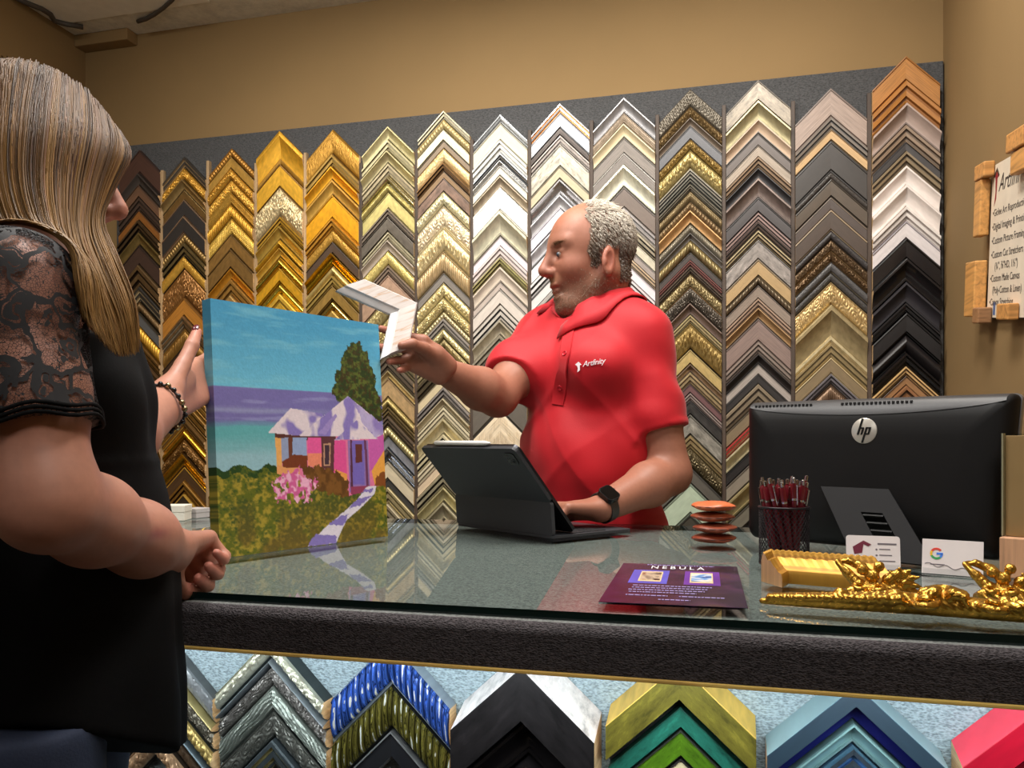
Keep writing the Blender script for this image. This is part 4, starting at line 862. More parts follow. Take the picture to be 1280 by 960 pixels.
# round badge
bc = (mw * .515, mh * .775, .0375); CHR = plain('badge_chrome', (206, 200, 190), .3, .5)
MBd = MM @ Matrix.Translation(bc)
badge = MB().lathe([(.0001, .0016), (.0185, .0016), (.0195, .0010), (.0195, -.002)], m=0, n=40, M=MBd).build('badge', CHR, root, 40)
sl = .28
def stroke(b, x0, y0, x1, y1, w=.0030):
    b.prism([(x0 - w / 2, y0), (x0 + w / 2, y0), (x1 + w / 2, y1), (x1 - w / 2, y1)], .0017, .0024, 0, MBd)
b = MB()
def sk(x, y): return (x + y * sl, y)
def bar(x0, y0, x1, y1, w=.003): stroke(b, *sk(x0, y0), *sk(x1, y1), w)
def hb(x0, x1, y, h=.0022): b.prism([sk(x0, y), sk(x1, y), sk(x1, y + h), sk(x0, y + h)], .0017, .0024, 0, MBd)
bar(-.0075, -.006, -.0075, .0185); bar(-.0020, -.006, -.0020, .0040); hb(-.0075, -.0010, .0030)
bar(.0030, -.0185, .0030, .0055); bar(.0085, -.0058, .0085, .0045); hb(.0030, .0095, .0032); hb(.0030, .0095, -.006)
b.build('badge_letters', BLK, badge)
# easel stand with a cable opening
t0 = np.array([mw * .345, .098, .036]); t1 = np.array([mw * .60, .098, .036])
tl = np.array(MM @ Vector(t0)); tr_ = np.array(MM @ Vector(t1)); g0 = gpt(1066, 703) - np.array(root.location); g1 = gpt(1160, 709) - np.array(root.location); g0[2] = g1[2] = .0075
g1 = g0 + (tr_ - tl) * 1.08; g1[2] = g0[2] = .0075; fdir = nrm(np.cross(tr_ - tl, g0 - tl)); 
def sp(a, c): return (tl * (1 - a) + tr_ * a) * (1 - c) + (g0 * (1 - a) + g1 * a) * c
b = MB(); gridA = [0, .42, .72, 1]; gridC = [0, .38, .74, 1]
for i in range(3):
    for j in range(3):
        if i == 1 and j == 1: continue
        q = [sp(gridA[i], gridC[j]), sp(gridA[i + 1], gridC[j]), sp(gridA[i + 1], gridC[j + 1]), sp(gridA[i], gridC[j + 1])]
        b.add(q + [p + fdir * .006 for p in q], [(0, 1, 2, 3), (7, 6, 5, 4), (0, 4, 5, 1), (1, 5, 6, 2), (2, 6, 7, 3), (3, 7, 4, 0)])
b.build('stand', plain('charcoal_stand', (20, 19, 21), .6, 0, .25), root)
b = MB()
for k in range(3): q = [sp(.43, .42 + .1 * k), sp(.71, .42 + .1 * k)]; b.tube([p - fdir * -.001 for p in q], .0022, 0, 6)
b.build('cable_clip', BLK, root)
tag(root, 'black all-in-one computer monitor with a round chrome badge, seen from behind', 'monitor')

# ---------------- cards in clear stands
def card(name_, p0, p1, h, label, rounded=True):
    a = gpt(*p0); c = gpt(*p1); ux = nrm(c - a); w_ = np.linalg.norm(c - a); nb = np.array([ux[1], -ux[0], 0]); up = nrm(np.array([0, 0, 1.]) - nb * .22); nn = np.cross(ux, up)
    r = empty('business_card', (a + c) / 2 + np.array([0, 0, .0022])); M = frameM(np.zeros(3), ux, up, nn)
    poly = [(x, y + h / 2) for x, y in rrect(w_, h, .004 if rounded else .0006)]
    MB().prism(poly, -.0006, 0, 0, M).build('card', plain('white_card', (226, 216, 214), .5), r)
    st = empty('card_stand', (a + c) / 2 + np.array([0, 0, .0004])); CL = glass_mat('clear_acrylic', (.96, .97, .97), .03)
    MB().box((-w_ * .5, -.0006, -.03), (w_ * .5, .0010, .012), 0, 0, frameM(np.zeros(3), ux, (0, 0, 1), nb)).build('base', CL, st)
    MB().box((-w_ * .48, .0016, -.0026), (w_ * .48, h * .72, -.0012), 0, 0, M).build('back_plate', CL, st)
    MB().box((-w_ * .48, .0016, .0008), (w_ * .48, .009, .0018), 0, 0, M).build('front_lip', CL, st)
    tag(r, label, 'card'); tag(st, 'clear acrylic stand holding the ' + name_, 'card stand'); return r, M, w_
MARO = plain('maroon_print', (110, 28, 52), .5); DK = plain('grey_print', (110, 102, 108), .5)
r, M, w_ = card('card with the maroon mark', (1058, 712), (1126, 715), .046, 'white business card with a maroon mark, standing in front of the monitor')
MB().prism([(-.026, .030), (-.012, .039), (-.002, .034), (-.006, .031), (-.012, .034), (-.014, .022), (-.024, .020)], 0, .0004, 0, M).build('printed_mark', MARO, r)
b = MB()
for y, x0, x1, h_ in ((.034, .006, .030, .0022), (.027, .008, .022, .0014), (.019, .008, .024, .0014), (.011, .008, .028, .0014)): b.box((x0, y, 0), (x1, y + h_, .0003), 0, 0, M)
for y in (.0272, .0192, .0112): b.ball((.0045, y, .0001), (.0014, .0014, .0003), 0, 10, 6, M)
b.build('small_print', DK, r)
r, M, w_ = card('card with the coloured letter', (1152, 718), (1229, 724), .046, 'white card with a four-coloured letter G, standing beside the wooden block', False)
gx, gy, R0, R1 = -w_ * .26, .027, .0078, .0050
for nm, rgb, a0, a1 in (('red', (222, 70, 56), 40, 150), ('yellow', (240, 186, 50), 150, 205), ('green', (60, 160, 90), 205, 315), ('blue', (70, 130, 230), 315, 362)):
    pts = [(gx + R0 * math.cos(math.radians(a0 + (a1 - a0) * k / 12)), gy + R0 * math.sin(math.radians(a0 + (a1 - a0) * k / 12))) for k in range(13)] + [(gx + R1 * math.cos(math.radians(a1 - (a1 - a0) * k / 12)), gy + R1 * math.sin(math.radians(a1 - (a1 - a0) * k / 12))) for k in range(13)]
    b = MB(); 
    for k in range(12): b.prism([pts[k], pts[k + 1], pts[24 - k], pts[25 - k]], 0, .0004, 0, M)
    if nm == 'blue': b.box((gx, gy - .0014, 0), (gx + R0, gy + .0014, .0004), 0, 0, M)
    b.build('printed_letter', plain('ink_' + nm, rgb, .5), r)
b = MB(); b.tube([tuple(M @ Vector((-w_ * .45 + w_ * .8 * k / 20, .013 - .006 * k / 20 + .002 * math.sin(k * .9), .0003))) for k in range(21)], .0004, 0, 5); b.box((-w_ * .36, .012, 0), (-w_ * .12, .0134, .0003), 0, 0, M); b.build('small_print', DK, r)

# ---------------- wooden block and tan board at the counter end
wb0 = gpt(1249, 722); ux = nrm(gpt(1290, 726) - wb0); nb = np.array([ux[1], -ux[0], 0]); M = frameM((0, 0, 0), ux, -nb, (0, 0, 1))
o = MB().box((0, 0, .0005), (.085, .045, .053), 0, .0015, M).build('wooden_block', wood('beech_block', (202, 154, 118), 2, 30), loc=wb0)
tag(o, 'pinkish beech block standing at the end of the counter under a tan board', 'wooden block')
r = empty('display_stand', wb0 + np.array([0, 0, .0538]))
MB().box((.004, .016, 0), (.085, .020, .132), 0, .0006, M).build('tan_board', plain('tan_board', (176, 142, 98), .7), r)
CL = glass_mat('clear_sleeve', (.95, .96, .94), .03)
MB().box((.001, .013, 0), (.085, .015, .135), 0, 0, M).box((.001, .022, 0), (.085, .024, .135), 0, 0, M).build('clear_sleeve', CL, r)
MB().box((.0, .012, .0), (.002, .025, .135), 0, 0, M).build('sleeve_edge', plain('acrylic_edge', (150, 146, 120), .2), r)
tag(r, 'tan board in a clear sleeve standing on the beech block', 'display stand')

# ---------------- tablet in a keyboard case
ta = gpt(570, 657); tb = gpt(690, 674); tu = nrm(tb - ta); tw = np.linalg.norm(tb - ta); tn = np.array([tu[1], -tu[0], 0.])   # tn points to the camera side
root = empty('tablet', (ta + tb) / 2 + np.array([0, 0, .0004])); M0 = frameM(-tu * tw / 2, tu, -tn, (0, 0, 1))
CASE = plain('charcoal_case', (40, 41, 46), .55, bump=.1, scale=300); KEYB = plain('dark_keys', (26, 26, 29), .5)
MB().prism([(x + tw / 2, y + .105) for x, y in rrect(tw, .21, .012)], 0, .005, 0, M0).build('keyboard_base', CASE, root)
b = MB()
for j in range(5):
    for i in range(14): b.box((.008 + i * (tw - .016) / 14, .055 + j * .019, .0052), (.008 + (i + .86) * (tw - .016) / 14, .071 + j * .019, .0066), 0, .0006, M0, 1)
b.build('key_grid', KEYB, root)
MB().prism([(x + tw / 2, y + .178) for x, y in rrect(.10, .05, .004)], .005, .0054, 0, M0).build('trackpad', plain('trackpad', (52, 52, 56), .3), root)
lowv = nrm(np.array([0, -.08, 1.])); k0 = np.array([0, .006, .004]); lh = .064
Ml = M0 @ frameM(k0, (1, 0, 0), (0, lowv[1], lowv[2]), np.cross((1, 0, 0), (0, lowv[1], lowv[2])))
MB().prism([(x + tw / 2, y + lh / 2) for x, y in rrect(tw - .002, lh, .008)], -.004, .004, 0, Ml).build('lower_flap', CASE, root)
k1 = k0 + lowv * (lh - .001); upv = nrm(np.array([0, -.085, .098])); uh = .132
Mu = M0 @ frameM(k1, (1, 0, 0), upv, np.cross((1, 0, 0), upv))
MB().prism([(x + tw / 2, y + uh / 2) for x, y in rrect(tw, uh, .010)], -.0035, .0035, 0, Mu).build('upper_flap', CASE, root)
MB().prism([(x + tw / 2, y + (uh - .215) + .1075) for x, y in rrect(tw - .004, .213, .012)], -.0098, -.0038, 0, Mu).build('tablet_body', plain('tablet_body', (58, 58, 62), .3, .8), root)
MB().prism([(x + tw / 2, y + (uh - .215) + .1075) for x, y in rrect(tw - .016, .200, .008)], -.0102, -.0099, 0, Mu).build('screen', plain('tablet_screen', (10, 10, 12), .08), root)
cb = empty('camera_bump'); 
b = MB().prism([(x + tw - .026, y + uh - .024) for x, y in rrect(.028, .028, .007)], .0034, .0052, 0, Mu).build('camera_bump', plain('camera_bump', (18, 18, 20), .25), root)
bpy.data.objects.remove(cb)
bb = MB()
for dx, dy in ((-.005, .005), (.005, -.004)): bb.lathe([(.0001, .0056), (.0042, .0056), (.0045, .0050)], (tw - .026 + dx, uh - .024 + dy, 0), 0, 20, Mu)
bb.build('lens', plain('lens_glass', (28, 28, 34), .05), b, True)
tag(root, 'black tablet in a folding keyboard case on the counter, back to the customer', 'tablet')
pst = np.array(root.location) + np.array(Mu @ Vector((tw * .16, uh + .0048, -.006))); pen_e = np.array(root.location) + np.array(Mu @ Vector((tw * .76, uh + .0048, -.006)))
o = MB().tube([pst, pst + (pen_e - pst) * .02, pst + (pen_e - pst) * .9, pen_e], [.003, .0044, .0044, .0014], 0, 14).build('stylus', plain('white_stylus', (232, 230, 226), .3), None, 40)
tag(o, 'white stylus clinging to the top edge of the tablet', 'stylus')

# ---------------- small pale boxes at the far end of the counter
pw = plain('white_box_card', (224, 218, 204), .6); pg = plain('grey_box_card', (176, 170, 168), .6)
for (px, py, sx, sy, sz, rz, m, lab) in ((222, 650, .046, .05, .034, .3, pw, 'white card box at the far end of the counter below the gold samples'), (246, 647, .04, .04, .022, -.2, pg, 'light grey card box beside the white one on the counter'), (203, 646, .032, .03, .020, .5, plain('glitter_box', (150, 138, 110), .4, var=.4, scale=150), 'small speckled box on the counter next to the dress')):
    q = onZ(px, py, GZ); r = empty('card_box', q + np.array([0, 0, .0005]), rz)
    MB().box((-sx / 2, -sy / 2, 0), (sx / 2, sy / 2, sz * .7), 0, .001).build('box_base', m, r)
    MB().box((-sx / 2 - .0008, -sy / 2 - .0008, sz * .55), (sx / 2 + .0008, sy / 2 + .0008, sz), 0, .001).build('lid', m, r)
    tag(r, lab, 'box')

# ---------------- sign with wooden corner pieces on the side wall
sx_ = XR - .012
def onX(px, py, X):
    D = X / (-sn + (px - CX) / F * cs); return W(px, py, D)
stl = onX(1241, 208, sx_); phi = math.radians(8); sa = np.array([0, -math.cos(phi), -math.sin(phi)]); sb = np.array([0, -math.sin(phi), math.cos(phi)]); snn = np.array([-1., 0, 0])
SM = frameM((0, 0, 0), sa, sb, snn); SW, SH = .42, .335
root = empty('shop_sign', stl)
MB().box((0, -SH, -.006), (SW, 0, 0), 0, .0006, SM).build('sign_board', plain('sign_white', (222, 208, 188), .5), root)
MB().box((-.002, -SH - .002, -.011), (SW + .002, .002, -.0062), 0, 0, SM).build('backing', plain('sign_backing', (86, 48, 44), .6), root)
INK = plain('sign_ink', (44, 36, 36), .5); RED = plain('sign_red', (140, 34, 44), .5)
def sg(txt, x, y, size, m=INK, shear=0., sx=1.): text_obj('lettering', txt, size, m, root, SM @ Matrix.Translation((x, y, .0003)) @ Matrix.Diagonal((sx, 1, 1, 1)), .0001, shear)
sg('Artfini', .052, -.062, .052, INK, .35, 1.)
b = MB().prism([(.020, -.02), (.036, -.012), (.050, -.026), (.040, -.032), (.036, -.075), (.022, -.09), (.030, -.06), (.026, -.032)], 0, .0004, 0, SM); b.build('sign_mark', RED, root)
b = MB().prism([(.016, -.022), (.036, -.008), (.054, -.026), (.050, -.030), (.036, -.016), (.020, -.028)], .0003, .0007, 0, SM); b.build('sign_mark', INK, root)
yy = -.112
for line, ind in (('\u2022Giclee Art Reproduction', 0), ('\u2022Digital Imaging & Printing', 0), ('\u2022Custom Picture Framing', 0), ('\u2022Custom Cut Stretchers', 0), ('(\u00be", \u215e"HD, 1\u00bd")', .03), ('\u2022Custom Made Canvas', 0), ('(Poly-Cotton & Linen)', .02), ('\u2022Canvas Stretching', 0)):
    sg(line, .016 + ind, yy, .022); yy -= .026 if ind or 'Cut' in line or 'Made' in line else .0305
MB().box((.048, -SH + .006, 0), (.062, -SH + .034, .0004), 0, 0, SM).build('blue_mark', plain('sign_blue', (70, 100, 150), .5), root)
PINE = wood('pine_moulding', (204, 148, 82), 1, 26); PINEH = wood('pine_moulding_flat', (200, 142, 78), 0, 26); PEND_ = wood('pine_end', (156, 112, 74), 0, 60)
def wpiece(name, boxes, lab):
    r = empty(name, stl)
    for lo, hi, m in boxes: MB().box(lo, hi, 0, .003, SM).build('wooden_length', m, r)
    tag(r, lab, 'wooden corner', 'wooden corner pieces around the sign'); return r
tag(root, 'white shop sign listing art services, hung askew on the tan side wall', 'sign')
wpiece('wooden_corner', [((-.055, -.15, .001), (-.004, -.025, .022), PINE), ((-.055, -.024, .001), (.022, .010, .024), PINEH)], 'small pine corner piece at the upper corner of the sign nearest the samples')
wpiece('wooden_corner', [((-.085, -SH + .003, .001), (-.004, -SH + .13, .028), PINE), ((-.003, -SH - .012, .001), (.045, -SH + .024, .030), PEND_)], 'large pine corner piece with dark end grain at the bottom of the sign')
wpiece('wooden_corner', [((.175, -.004, .001), (.28, .034, .024), PINEH), ((.195, -.05, .001), (.28, -.006, .02), PINE)], 'pine corner piece overlapping the top edge of the sign')
wpiece('wooden_corner', [((.150, -SH - .004, .001), (.23, -SH + .03, .022), PINEH)], 'short pine piece on the bottom edge of the sign')

# ---------------- gilded carved ornaments lying on the glass
ORN = moulding_mat((226, 178, 66), 'm')
def orn_mat():
    t = NT('gilded_carving'); c = lin((202, 152, 62)); nz = t.n('ShaderNodeTexNoise', Scale=120., Detail=4.); t.l(t.coord(), nz.inputs['Vector'])
    t.l(t.ramp(nz.outputs['Fac'], [(.3, sc_(c, .72)), (.7, sc_(c, 1.15))]), t.b.inputs['Base Color']); t.set(Metallic=.85, Roughness=.27); t.bump(nz.outputs['Fac'], .12, .001); return t.m
ORN = orn_mat()
# ================================================================== ORGANIC SURFACES
class SDF:
    """a smooth union of tapered limbs and ellipsoids, turned into one continuous surface"""
    def __init__(s): s.ops = []
    def cone(s, a, b, ra, rb, k=.02, op='+'):
        a = np.array(a, float); b = np.array(b, float); ba = b - a; L2 = max(ba @ ba, 1e-12)
        def f(P):
            pa = P - a; h = np.clip((pa @ ba) / L2, 0, 1); return np.linalg.norm(pa - h[:, None] * ba, axis=1) - (ra + (rb - ra) * h)
        s.ops.append((op, f, k)); return s
    def ell(s, c, r, R=None, k=.02, op='+'):
        c = np.array(c, float); r = np.array(r, float); R = np.eye(3) if R is None else np.array(R, float)
        def f(P):
            q = (P - c) @ R.T; k0 = np.linalg.norm(q / r, axis=1); k1 = np.linalg.norm(q / (r * r), axis=1) + 1e-9
            return np.where(k0 < .05, -r.min(), k0 * (k0 - 1) / k1)
        s.ops.append((op, f, k)); return s
    def chain(s, pts, rad, k=.02):
        for i in range(len(pts) - 1): s.cone(pts[i], pts[i + 1], rad[i], rad[i + 1], k)
        return s
    def cut(s, p, n, k=.004):
        p = np.array(p, float); n = nrm(n); s.ops.append(('i', lambda P: (P - p) @ n, k)); return s
    def disp(s, fn): s.ops.append(('d', fn, 0)); return s
    def sub(s, other, k=.01, op='+'): s.ops.append((op, other, k)); return s
    def __call__(s, P):
        d = None
        for op, f, k in s.ops:
            if op == 'd': d = d + f(P); continue
            e = f(P)
            if d is None: d = e.copy(); continue
            if op == '+': h = np.clip(.5 + .5 * (d - e) / k, 0, 1); d = d + (e - d) * h - k * h * (1 - h)
            elif op == '-': h = np.clip(.5 - .5 * (d + e) / k, 0, 1); d = d + (-e - d) * h + k * h * (1 - h)
            elif op == 'i': h = np.clip(.5 - .5 * (e - d) / k, 0, 1); d = e + (d - e) * h + k * h * (1 - h)
        return d
def surface(f, lo, hi, h, smooth=1, margin=1.6):
    lo = np.array(lo, float); hi = np.array(hi, float); n = np.ceil((hi - lo) / h).astype(int) + 1; B = 6
    n = ((n + B - 1) // B) * B; G = np.full(n, 1., np.float32)
    nb = n // B; bi = np.stack(np.meshgrid(*[np.arange(k) for k in nb], indexing='ij'), -1).reshape(-1, 3)
    cen = lo + (bi * B + (B - 1) / 2) * h
    fc = np.concatenate([f(c) for c in np.array_split(cen, max(1, len(cen) // 60000))])
    act = np.abs(fc) < .5 * math.sqrt(3) * B * h * margin
    off = np.stack(np.meshgrid(*[np.arange(B)] * 3, indexing='ij'), -1).reshape(-1, 3)
    for b_, v in ((bi[~act], fc[~act]),):
        neg = b_[v < 0]
        if len(neg):
            I = (neg[:, None] * B + off[None]).reshape(-1, 3); G[I[:, 0], I[:, 1], I[:, 2]] = -1
    I = (bi[act][:, None] * B + off[None]).reshape(-1, 3)
    for ch in np.array_split(I, max(1, len(I) // 200000)): G[ch[:, 0], ch[:, 1], ch[:, 2]] = f(lo + ch * h)
    S = G < 0
    c8 = [S[i:n[0] - 1 + i, j:n[1] - 1 + j, k:n[2] - 1 + k] for i in (0, 1) for j in (0, 1) for k in (0, 1)]
    allc = c8[0].copy(); anyc = c8[0].copy()
    for q in c8[1:]: allc &= q; anyc |= q
    mask = anyc & ~allc; cells = np.argwhere(mask); idx = np.full(mask.shape, -1, np.int64); idx[mask] = np.arange(len(cells))
    acc = np.zeros((len(cells), 3)); cnt = np.zeros(len(cells))
    cor = [(i, j, k) for i in (0, 1) for j in (0, 1) for k in (0, 1)]
    for a in range(8):
        for b in range(a + 1, 8):
            if sum(abs(x - y) for x, y in zip(cor[a], cor[b])) != 1: continue
            ca = cells + cor[a]; cb = cells + cor[b]; fa = G[ca[:, 0], ca[:, 1], ca[:, 2]]; fb = G[cb[:, 0], cb[:, 1], cb[:, 2]]
            m = (fa < 0) != (fb < 0); t = fa[m] / (fa[m] - fb[m])
            acc[m] += np.array(cor[a]) + t[:, None] * (np.array(cor[b]) - np.array(cor[a])); cnt[m] += 1
    V = lo + (cells + acc / cnt[:, None]) * h
    Q = []
    for ax in range(3):
        o1, o2 = [(1, 2), (2, 0), (0, 1)][ax]; sl0 = [slice(None)] * 3; sl1 = [slice(None)] * 3; sl0[ax] = slice(0, -1); sl1[ax] = slice(1, None)
        d = S[tuple(sl0)] != S[tuple(sl1)]; e = np.argwhere(d); e = e[(e[:, o1] > 0) & (e[:, o2] > 0) & (e[:, o1] < n[o1] - 1) & (e[:, o2] < n[o2] - 1)]
        if not len(e): continue
        ins = S[e[:, 0], e[:, 1], e[:, 2]]; u = np.zeros(3, int); v = np.zeros(3, int); u[o1] = 1; v[o2] = 1
        g = lambda x: idx[x[:, 0], x[:, 1], x[:, 2]]
        q = np.stack([g(e - u - v), g(e - v), g(e), g(e - u)], 1); q[~ins] = q[~ins][:, ::-1]; Q.append(q)
    Q = np.concatenate(Q); Q = Q[(Q >= 0).all(1)]
    for _ in range(smooth):
        A = np.zeros_like(V); c = np.zeros(len(V))
        for a, b in ((0, 1), (1, 2), (2, 3), (3, 0)):
            np.add.at(A, Q[:, a], V[Q[:, b]]); np.add.at(A, Q[:, b], V[Q[:, a]]); np.add.at(c, Q[:, a], 1); np.add.at(c, Q[:, b], 1)
        V = V * .5 + .5 * A / np.maximum(c, 1)[:, None]
    return V, Q
def organic(name, V, Q, mat, parent=None, cols=None):
    me = bpy.data.meshes.new(name); me.vertices.add(len(V)); me.vertices.foreach_set('co', V.astype(np.float32).ravel())
    me.loops.add(len(Q) * 4); me.loops.foreach_set('vertex_index', Q.astype(np.int32).ravel()); me.polygons.add(len(Q))
    me.polygons.foreach_set('loop_start', np.arange(0, len(Q) * 4, 4, dtype=np.int32)); me.polygons.foreach_set('loop_total', np.full(len(Q), 4, dtype=np.int32))
    me.update(calc_edges=True); me.validate(); me.materials.append(mat)
    if cols is not None:
        a = me.color_attributes.new('Col', 'FLOAT_COLOR', 'POINT'); c = np.ones((len(V), 4), dtype=np.float32); c[:, :3] = cols; a.data.foreach_set('color', c.ravel())
    me.shade_smooth(); o = bpy.data.objects.new(name, me); COL.objects.link(o)
    if parent: o.parent = parent
    return o
def hnoise(P, f, seed=0):
    r = np.random.default_rng(seed); o = np.zeros(len(P))
    for k in range(5):
        d = r.normal(size=3); d /= np.linalg.norm(d); o += np.sin(P @ d * f * (1 + .35 * k) + r.uniform(0, 6))
    return o / 5
def hand(s, Wp, Kn, nrm_palm, side, curl, size=1., thumb=(.55, .35, .2), k=.007, spread=1., tdir=None, tips_to=None, thumb_pts=None, bulge=None):
    """hand from the wrist Wp toward the knuckle line centre Kn; nrm_palm points out of the palm, side points to the thumb; curl = four (a,b,c) bends in degrees"""
    Wp = np.array(Wp, float); Kn = np.array(Kn, float); f = nrm(Kn - Wp); pz = nrm(nrm_palm - f * np.dot(nrm_palm, f)); sx = np.cross(f, pz)
    if np.dot(sx, side) < 0: sx = -sx
    pl = np.linalg.norm(Kn - Wp); tips = []
    for i, off in enumerate((.029, .010, -.010, -.028)):
        off *= size * spread; kn = Wp + f * (pl * (1 - .03 * abs(i - 1.2))) + sx * off
        s.cone(Wp + sx * off * .55, kn, .015 * size, .0108 * size, .012)
        if tips_to is not None:
            e = np.array(tips_to[i], float); r = (.0090, .0092, .0088, .0078)[i] * size; q1 = kn * .58 + e * .42 + bulge; q2 = kn * .27 + e * .73 + bulge * .8
            s.cone(kn, q1, r * 1.1, r, .005); s.cone(q1, q2, r, r * .93, .003); s.cone(q2, e, r * .93, r * .78, .003); tips.append(e); continue
        L = (.042, .046, .043, .034)[i] * size; d = nrm(f + sx * off * 1.2); p = kn; r = (.0092, .0094, .009, .0078)[i] * size
        for q, (l, a) in enumerate(zip((1, .66, .52), curl[i])):
            ang = math.radians(a); d = d * math.cos(ang) + pz * math.sin(ang); 
            pzn = pz * math.cos(ang) - (d * 0); d = nrm(d); p2 = p + d * L * l
            s.cone(p, p2, r * (1.04 - .06 * q), r * (.97 - .08 * q), .004); p = p2
            # rotate the bend axis with the finger
            ax = np.cross(f, pz); 
            pz_i = np.cross(ax, d); pz = nrm(pz_i) if np.dot(pz_i, pz) > 0 else -nrm(pz_i)
        tips.append(p); pz = nrm(nrm_palm - f * np.dot(nrm_palm, f))
    s.cone(Wp + sx * .012 * size, Wp + f * pl * .5 + sx * .02 * size + pz * .006, .02 * size, .017 * size, .012)
    a, b, c = thumb; t0 = Wp + f * .018 * size + sx * .018 * size + pz * .006 * size
    d = nrm(tdir) if tdir is not None else nrm(f * a + sx * b + pz * c)
    if thumb_pts is not None:
        t0, t1, t2, t3 = [np.array(q, float) for q in thumb_pts]
        s.cone(Wp + (t0 - Wp) * .3, t0, .018 * size, .0165 * size, .012); s.cone(t0, t1, .0165 * size, .0122 * size, .008); s.cone(t1, t2, .0118 * size, .0105 * size, .004); s.cone(t2, t3, .0107 * size, .0080 * size, .004)
        return tips, (t1, t2, t3)
    t1 = t0 + d * .04 * size; d2 = nrm(d + f * .25); t2 = t1 + d2 * .032 * size; t3 = t2 + nrm(d2 + f * .2) * .024 * size
    s.cone(t0, t1, .0155 * size, .0118 * size, .01); s.cone(t1, t2, .0112 * size, .0102 * size, .004); s.cone(t2, t3, .0104 * size, .0078 * size, .004)
    return tips, (t1, t2, t3)
SKIN = vcol_mat('skin', .48, .35, sss=.03, noise=.10, nscale=120, bump=.10)
# ================================================================== THE MAN BEHIND THE COUNTER
UP = np.array([0, 0, 1.])
def head_frame(c, fwd_h, pitch, roll=0.):
    f = nrm(fwd_h); l = np.cross(UP, f); f2 = nrm(f * math.cos(pitch) - UP * math.sin(pitch)); u2 = np.cross(f2, l)
    if roll: l, u2 = l * math.cos(roll) + u2 * math.sin(roll), u2 * math.cos(roll) - l * math.sin(roll)
    return np.array(c, float), np.stack([f2, l, u2])
def add_head(s, hc, HR, sc=1., female=False):
    def T(x, y, z): return hc + sc * (x * HR[0] + y * HR[1] + z * HR[2])
    def E(c, r, k=.02, op='+'): s.ell(T(*c), np.array(r) * sc, HR, k * sc, op)
    def Cn(a, b, ra, rb, k=.02, op='+'): s.cone(T(*a), T(*b), ra * sc, rb * sc, k * sc, op)
    E((-.012, 0, .036), (.096, .075, .088)); E((.022, 0, .01), (.072, .066, .085), .03)
    E((.030, 0, -.045), (.058, .054, .072), .03)
    for y in (-1, 1):
        Cn((-.022, y * .056, -.045), (.050, y * .024, -.104), .019, .019, .03)
        E((.052, y * .036, -.030), (.030, .026, .026), .02)
        Cn((.078, y * .012, .030), (.066, y * .046, .028), .013, .010, .016)
    Cn((.064, -.010, -.108), (.064, .010, -.108), .021, .021, .02)
    E((.040, 0, -.112), (.045, .04, .022), .02)
    for y in (-1, 1): E((.094, y * .032, .004), (.020, .018, .013), .012, '-')
    for y in (-1, 1):
        E((.0725, y * .0315, .003), (.0150, .0155, .0130), .003)
        Cn((.084, y * .020, .010), (.078, y * .043, .008), .0045, .004, .006); Cn((.082, y * .020, -.006), (.076, y * .043, -.004), .004, .0035, .006)
    for y in (-1, 1): E((.0905, y * .0325, .0028), (.012, .0115, .0033), .0015, '-')
    Cn((.088, 0, .022), (.114, 0, -.026), .0085, .0120, .014); E((.112, 0, -.030), (.012, .013, .011), .008)
    for y in (-1, 1): E((.100, y * .0125, -.034), (.011, .0085, .009), .006)
    for y in (-1, 1): E((.107, y * .007, -.043), (.005, .004, .004), .003, '-')
    E((.082, 0, -.056), (.016, .026, .018), .014)
    E((.092, 0, -.0625), (.0085, .023, .0055), .005); E((.088, 0, -.0755), (.0085, .020, .0065), .005)
    Cn((.100, -.02, -.069), (.100, .02, -.069), .0022, .0022, .004, '-')
    E((.082, 0, -.090), (.012, .02, .008), .010)
    for y in (-1, 1):
        R = HR
        e = T(-.014, y * .078, -.024)
        ax = nrm(HR[1] * y * .9 - HR[0] * .45); fw = nrm(HR[0] * .95 + HR[1] * y * .3 - ax * np.dot(HR[0] * .95 + HR[1] * y * .3, ax)); upx = np.cross(ax, fw)
        if np.dot(upx, HR[2]) < 0: upx = -upx
        Re = np.stack([nrm(fw * .97 + upx * .24), ax, nrm(upx * .97 - fw * .24)])
        s.ell(e, np.array((.019, .0085, .033)) * sc, Re, .006 * sc)
        s.ell(e + ax * .007 * sc + fw * .003 * sc - upx * .003 * sc, np.array((.0105, .006, .021)) * sc, Re, .004 * sc, '-')
        s.ell(e + ax * .002 * sc + fw * .012 * sc - upx * .004 * sc, np.array((.004, .005, .007)) * sc, Re, .004 * sc)
        s.ell(e - upx * .026 * sc + fw * .004 * sc, np.array((.009, .0065, .010)) * sc, Re, .006 * sc)
    return T
hc, HR = head_frame(W(738, 321, 1.93), -RV * math.cos(math.radians(13)) - DV * math.sin(math.radians(13)), math.radians(5))
fT = nrm(-RV * math.cos(math.radians(50)) - DV * math.sin(math.radians(50))); lT = np.cross(UP, fT); TR = np.stack([fT, lT, UP])
SL = W(800, 421, 1.87); EL = W(838, 592, 1.83); WL = W(750, 636, 1.69)
SR = W(676, 430, 2.04); ER = W(622, 496, 1.86); WR = W(553, 463, 1.725)
NB_ = W(745, 402, 1.965)
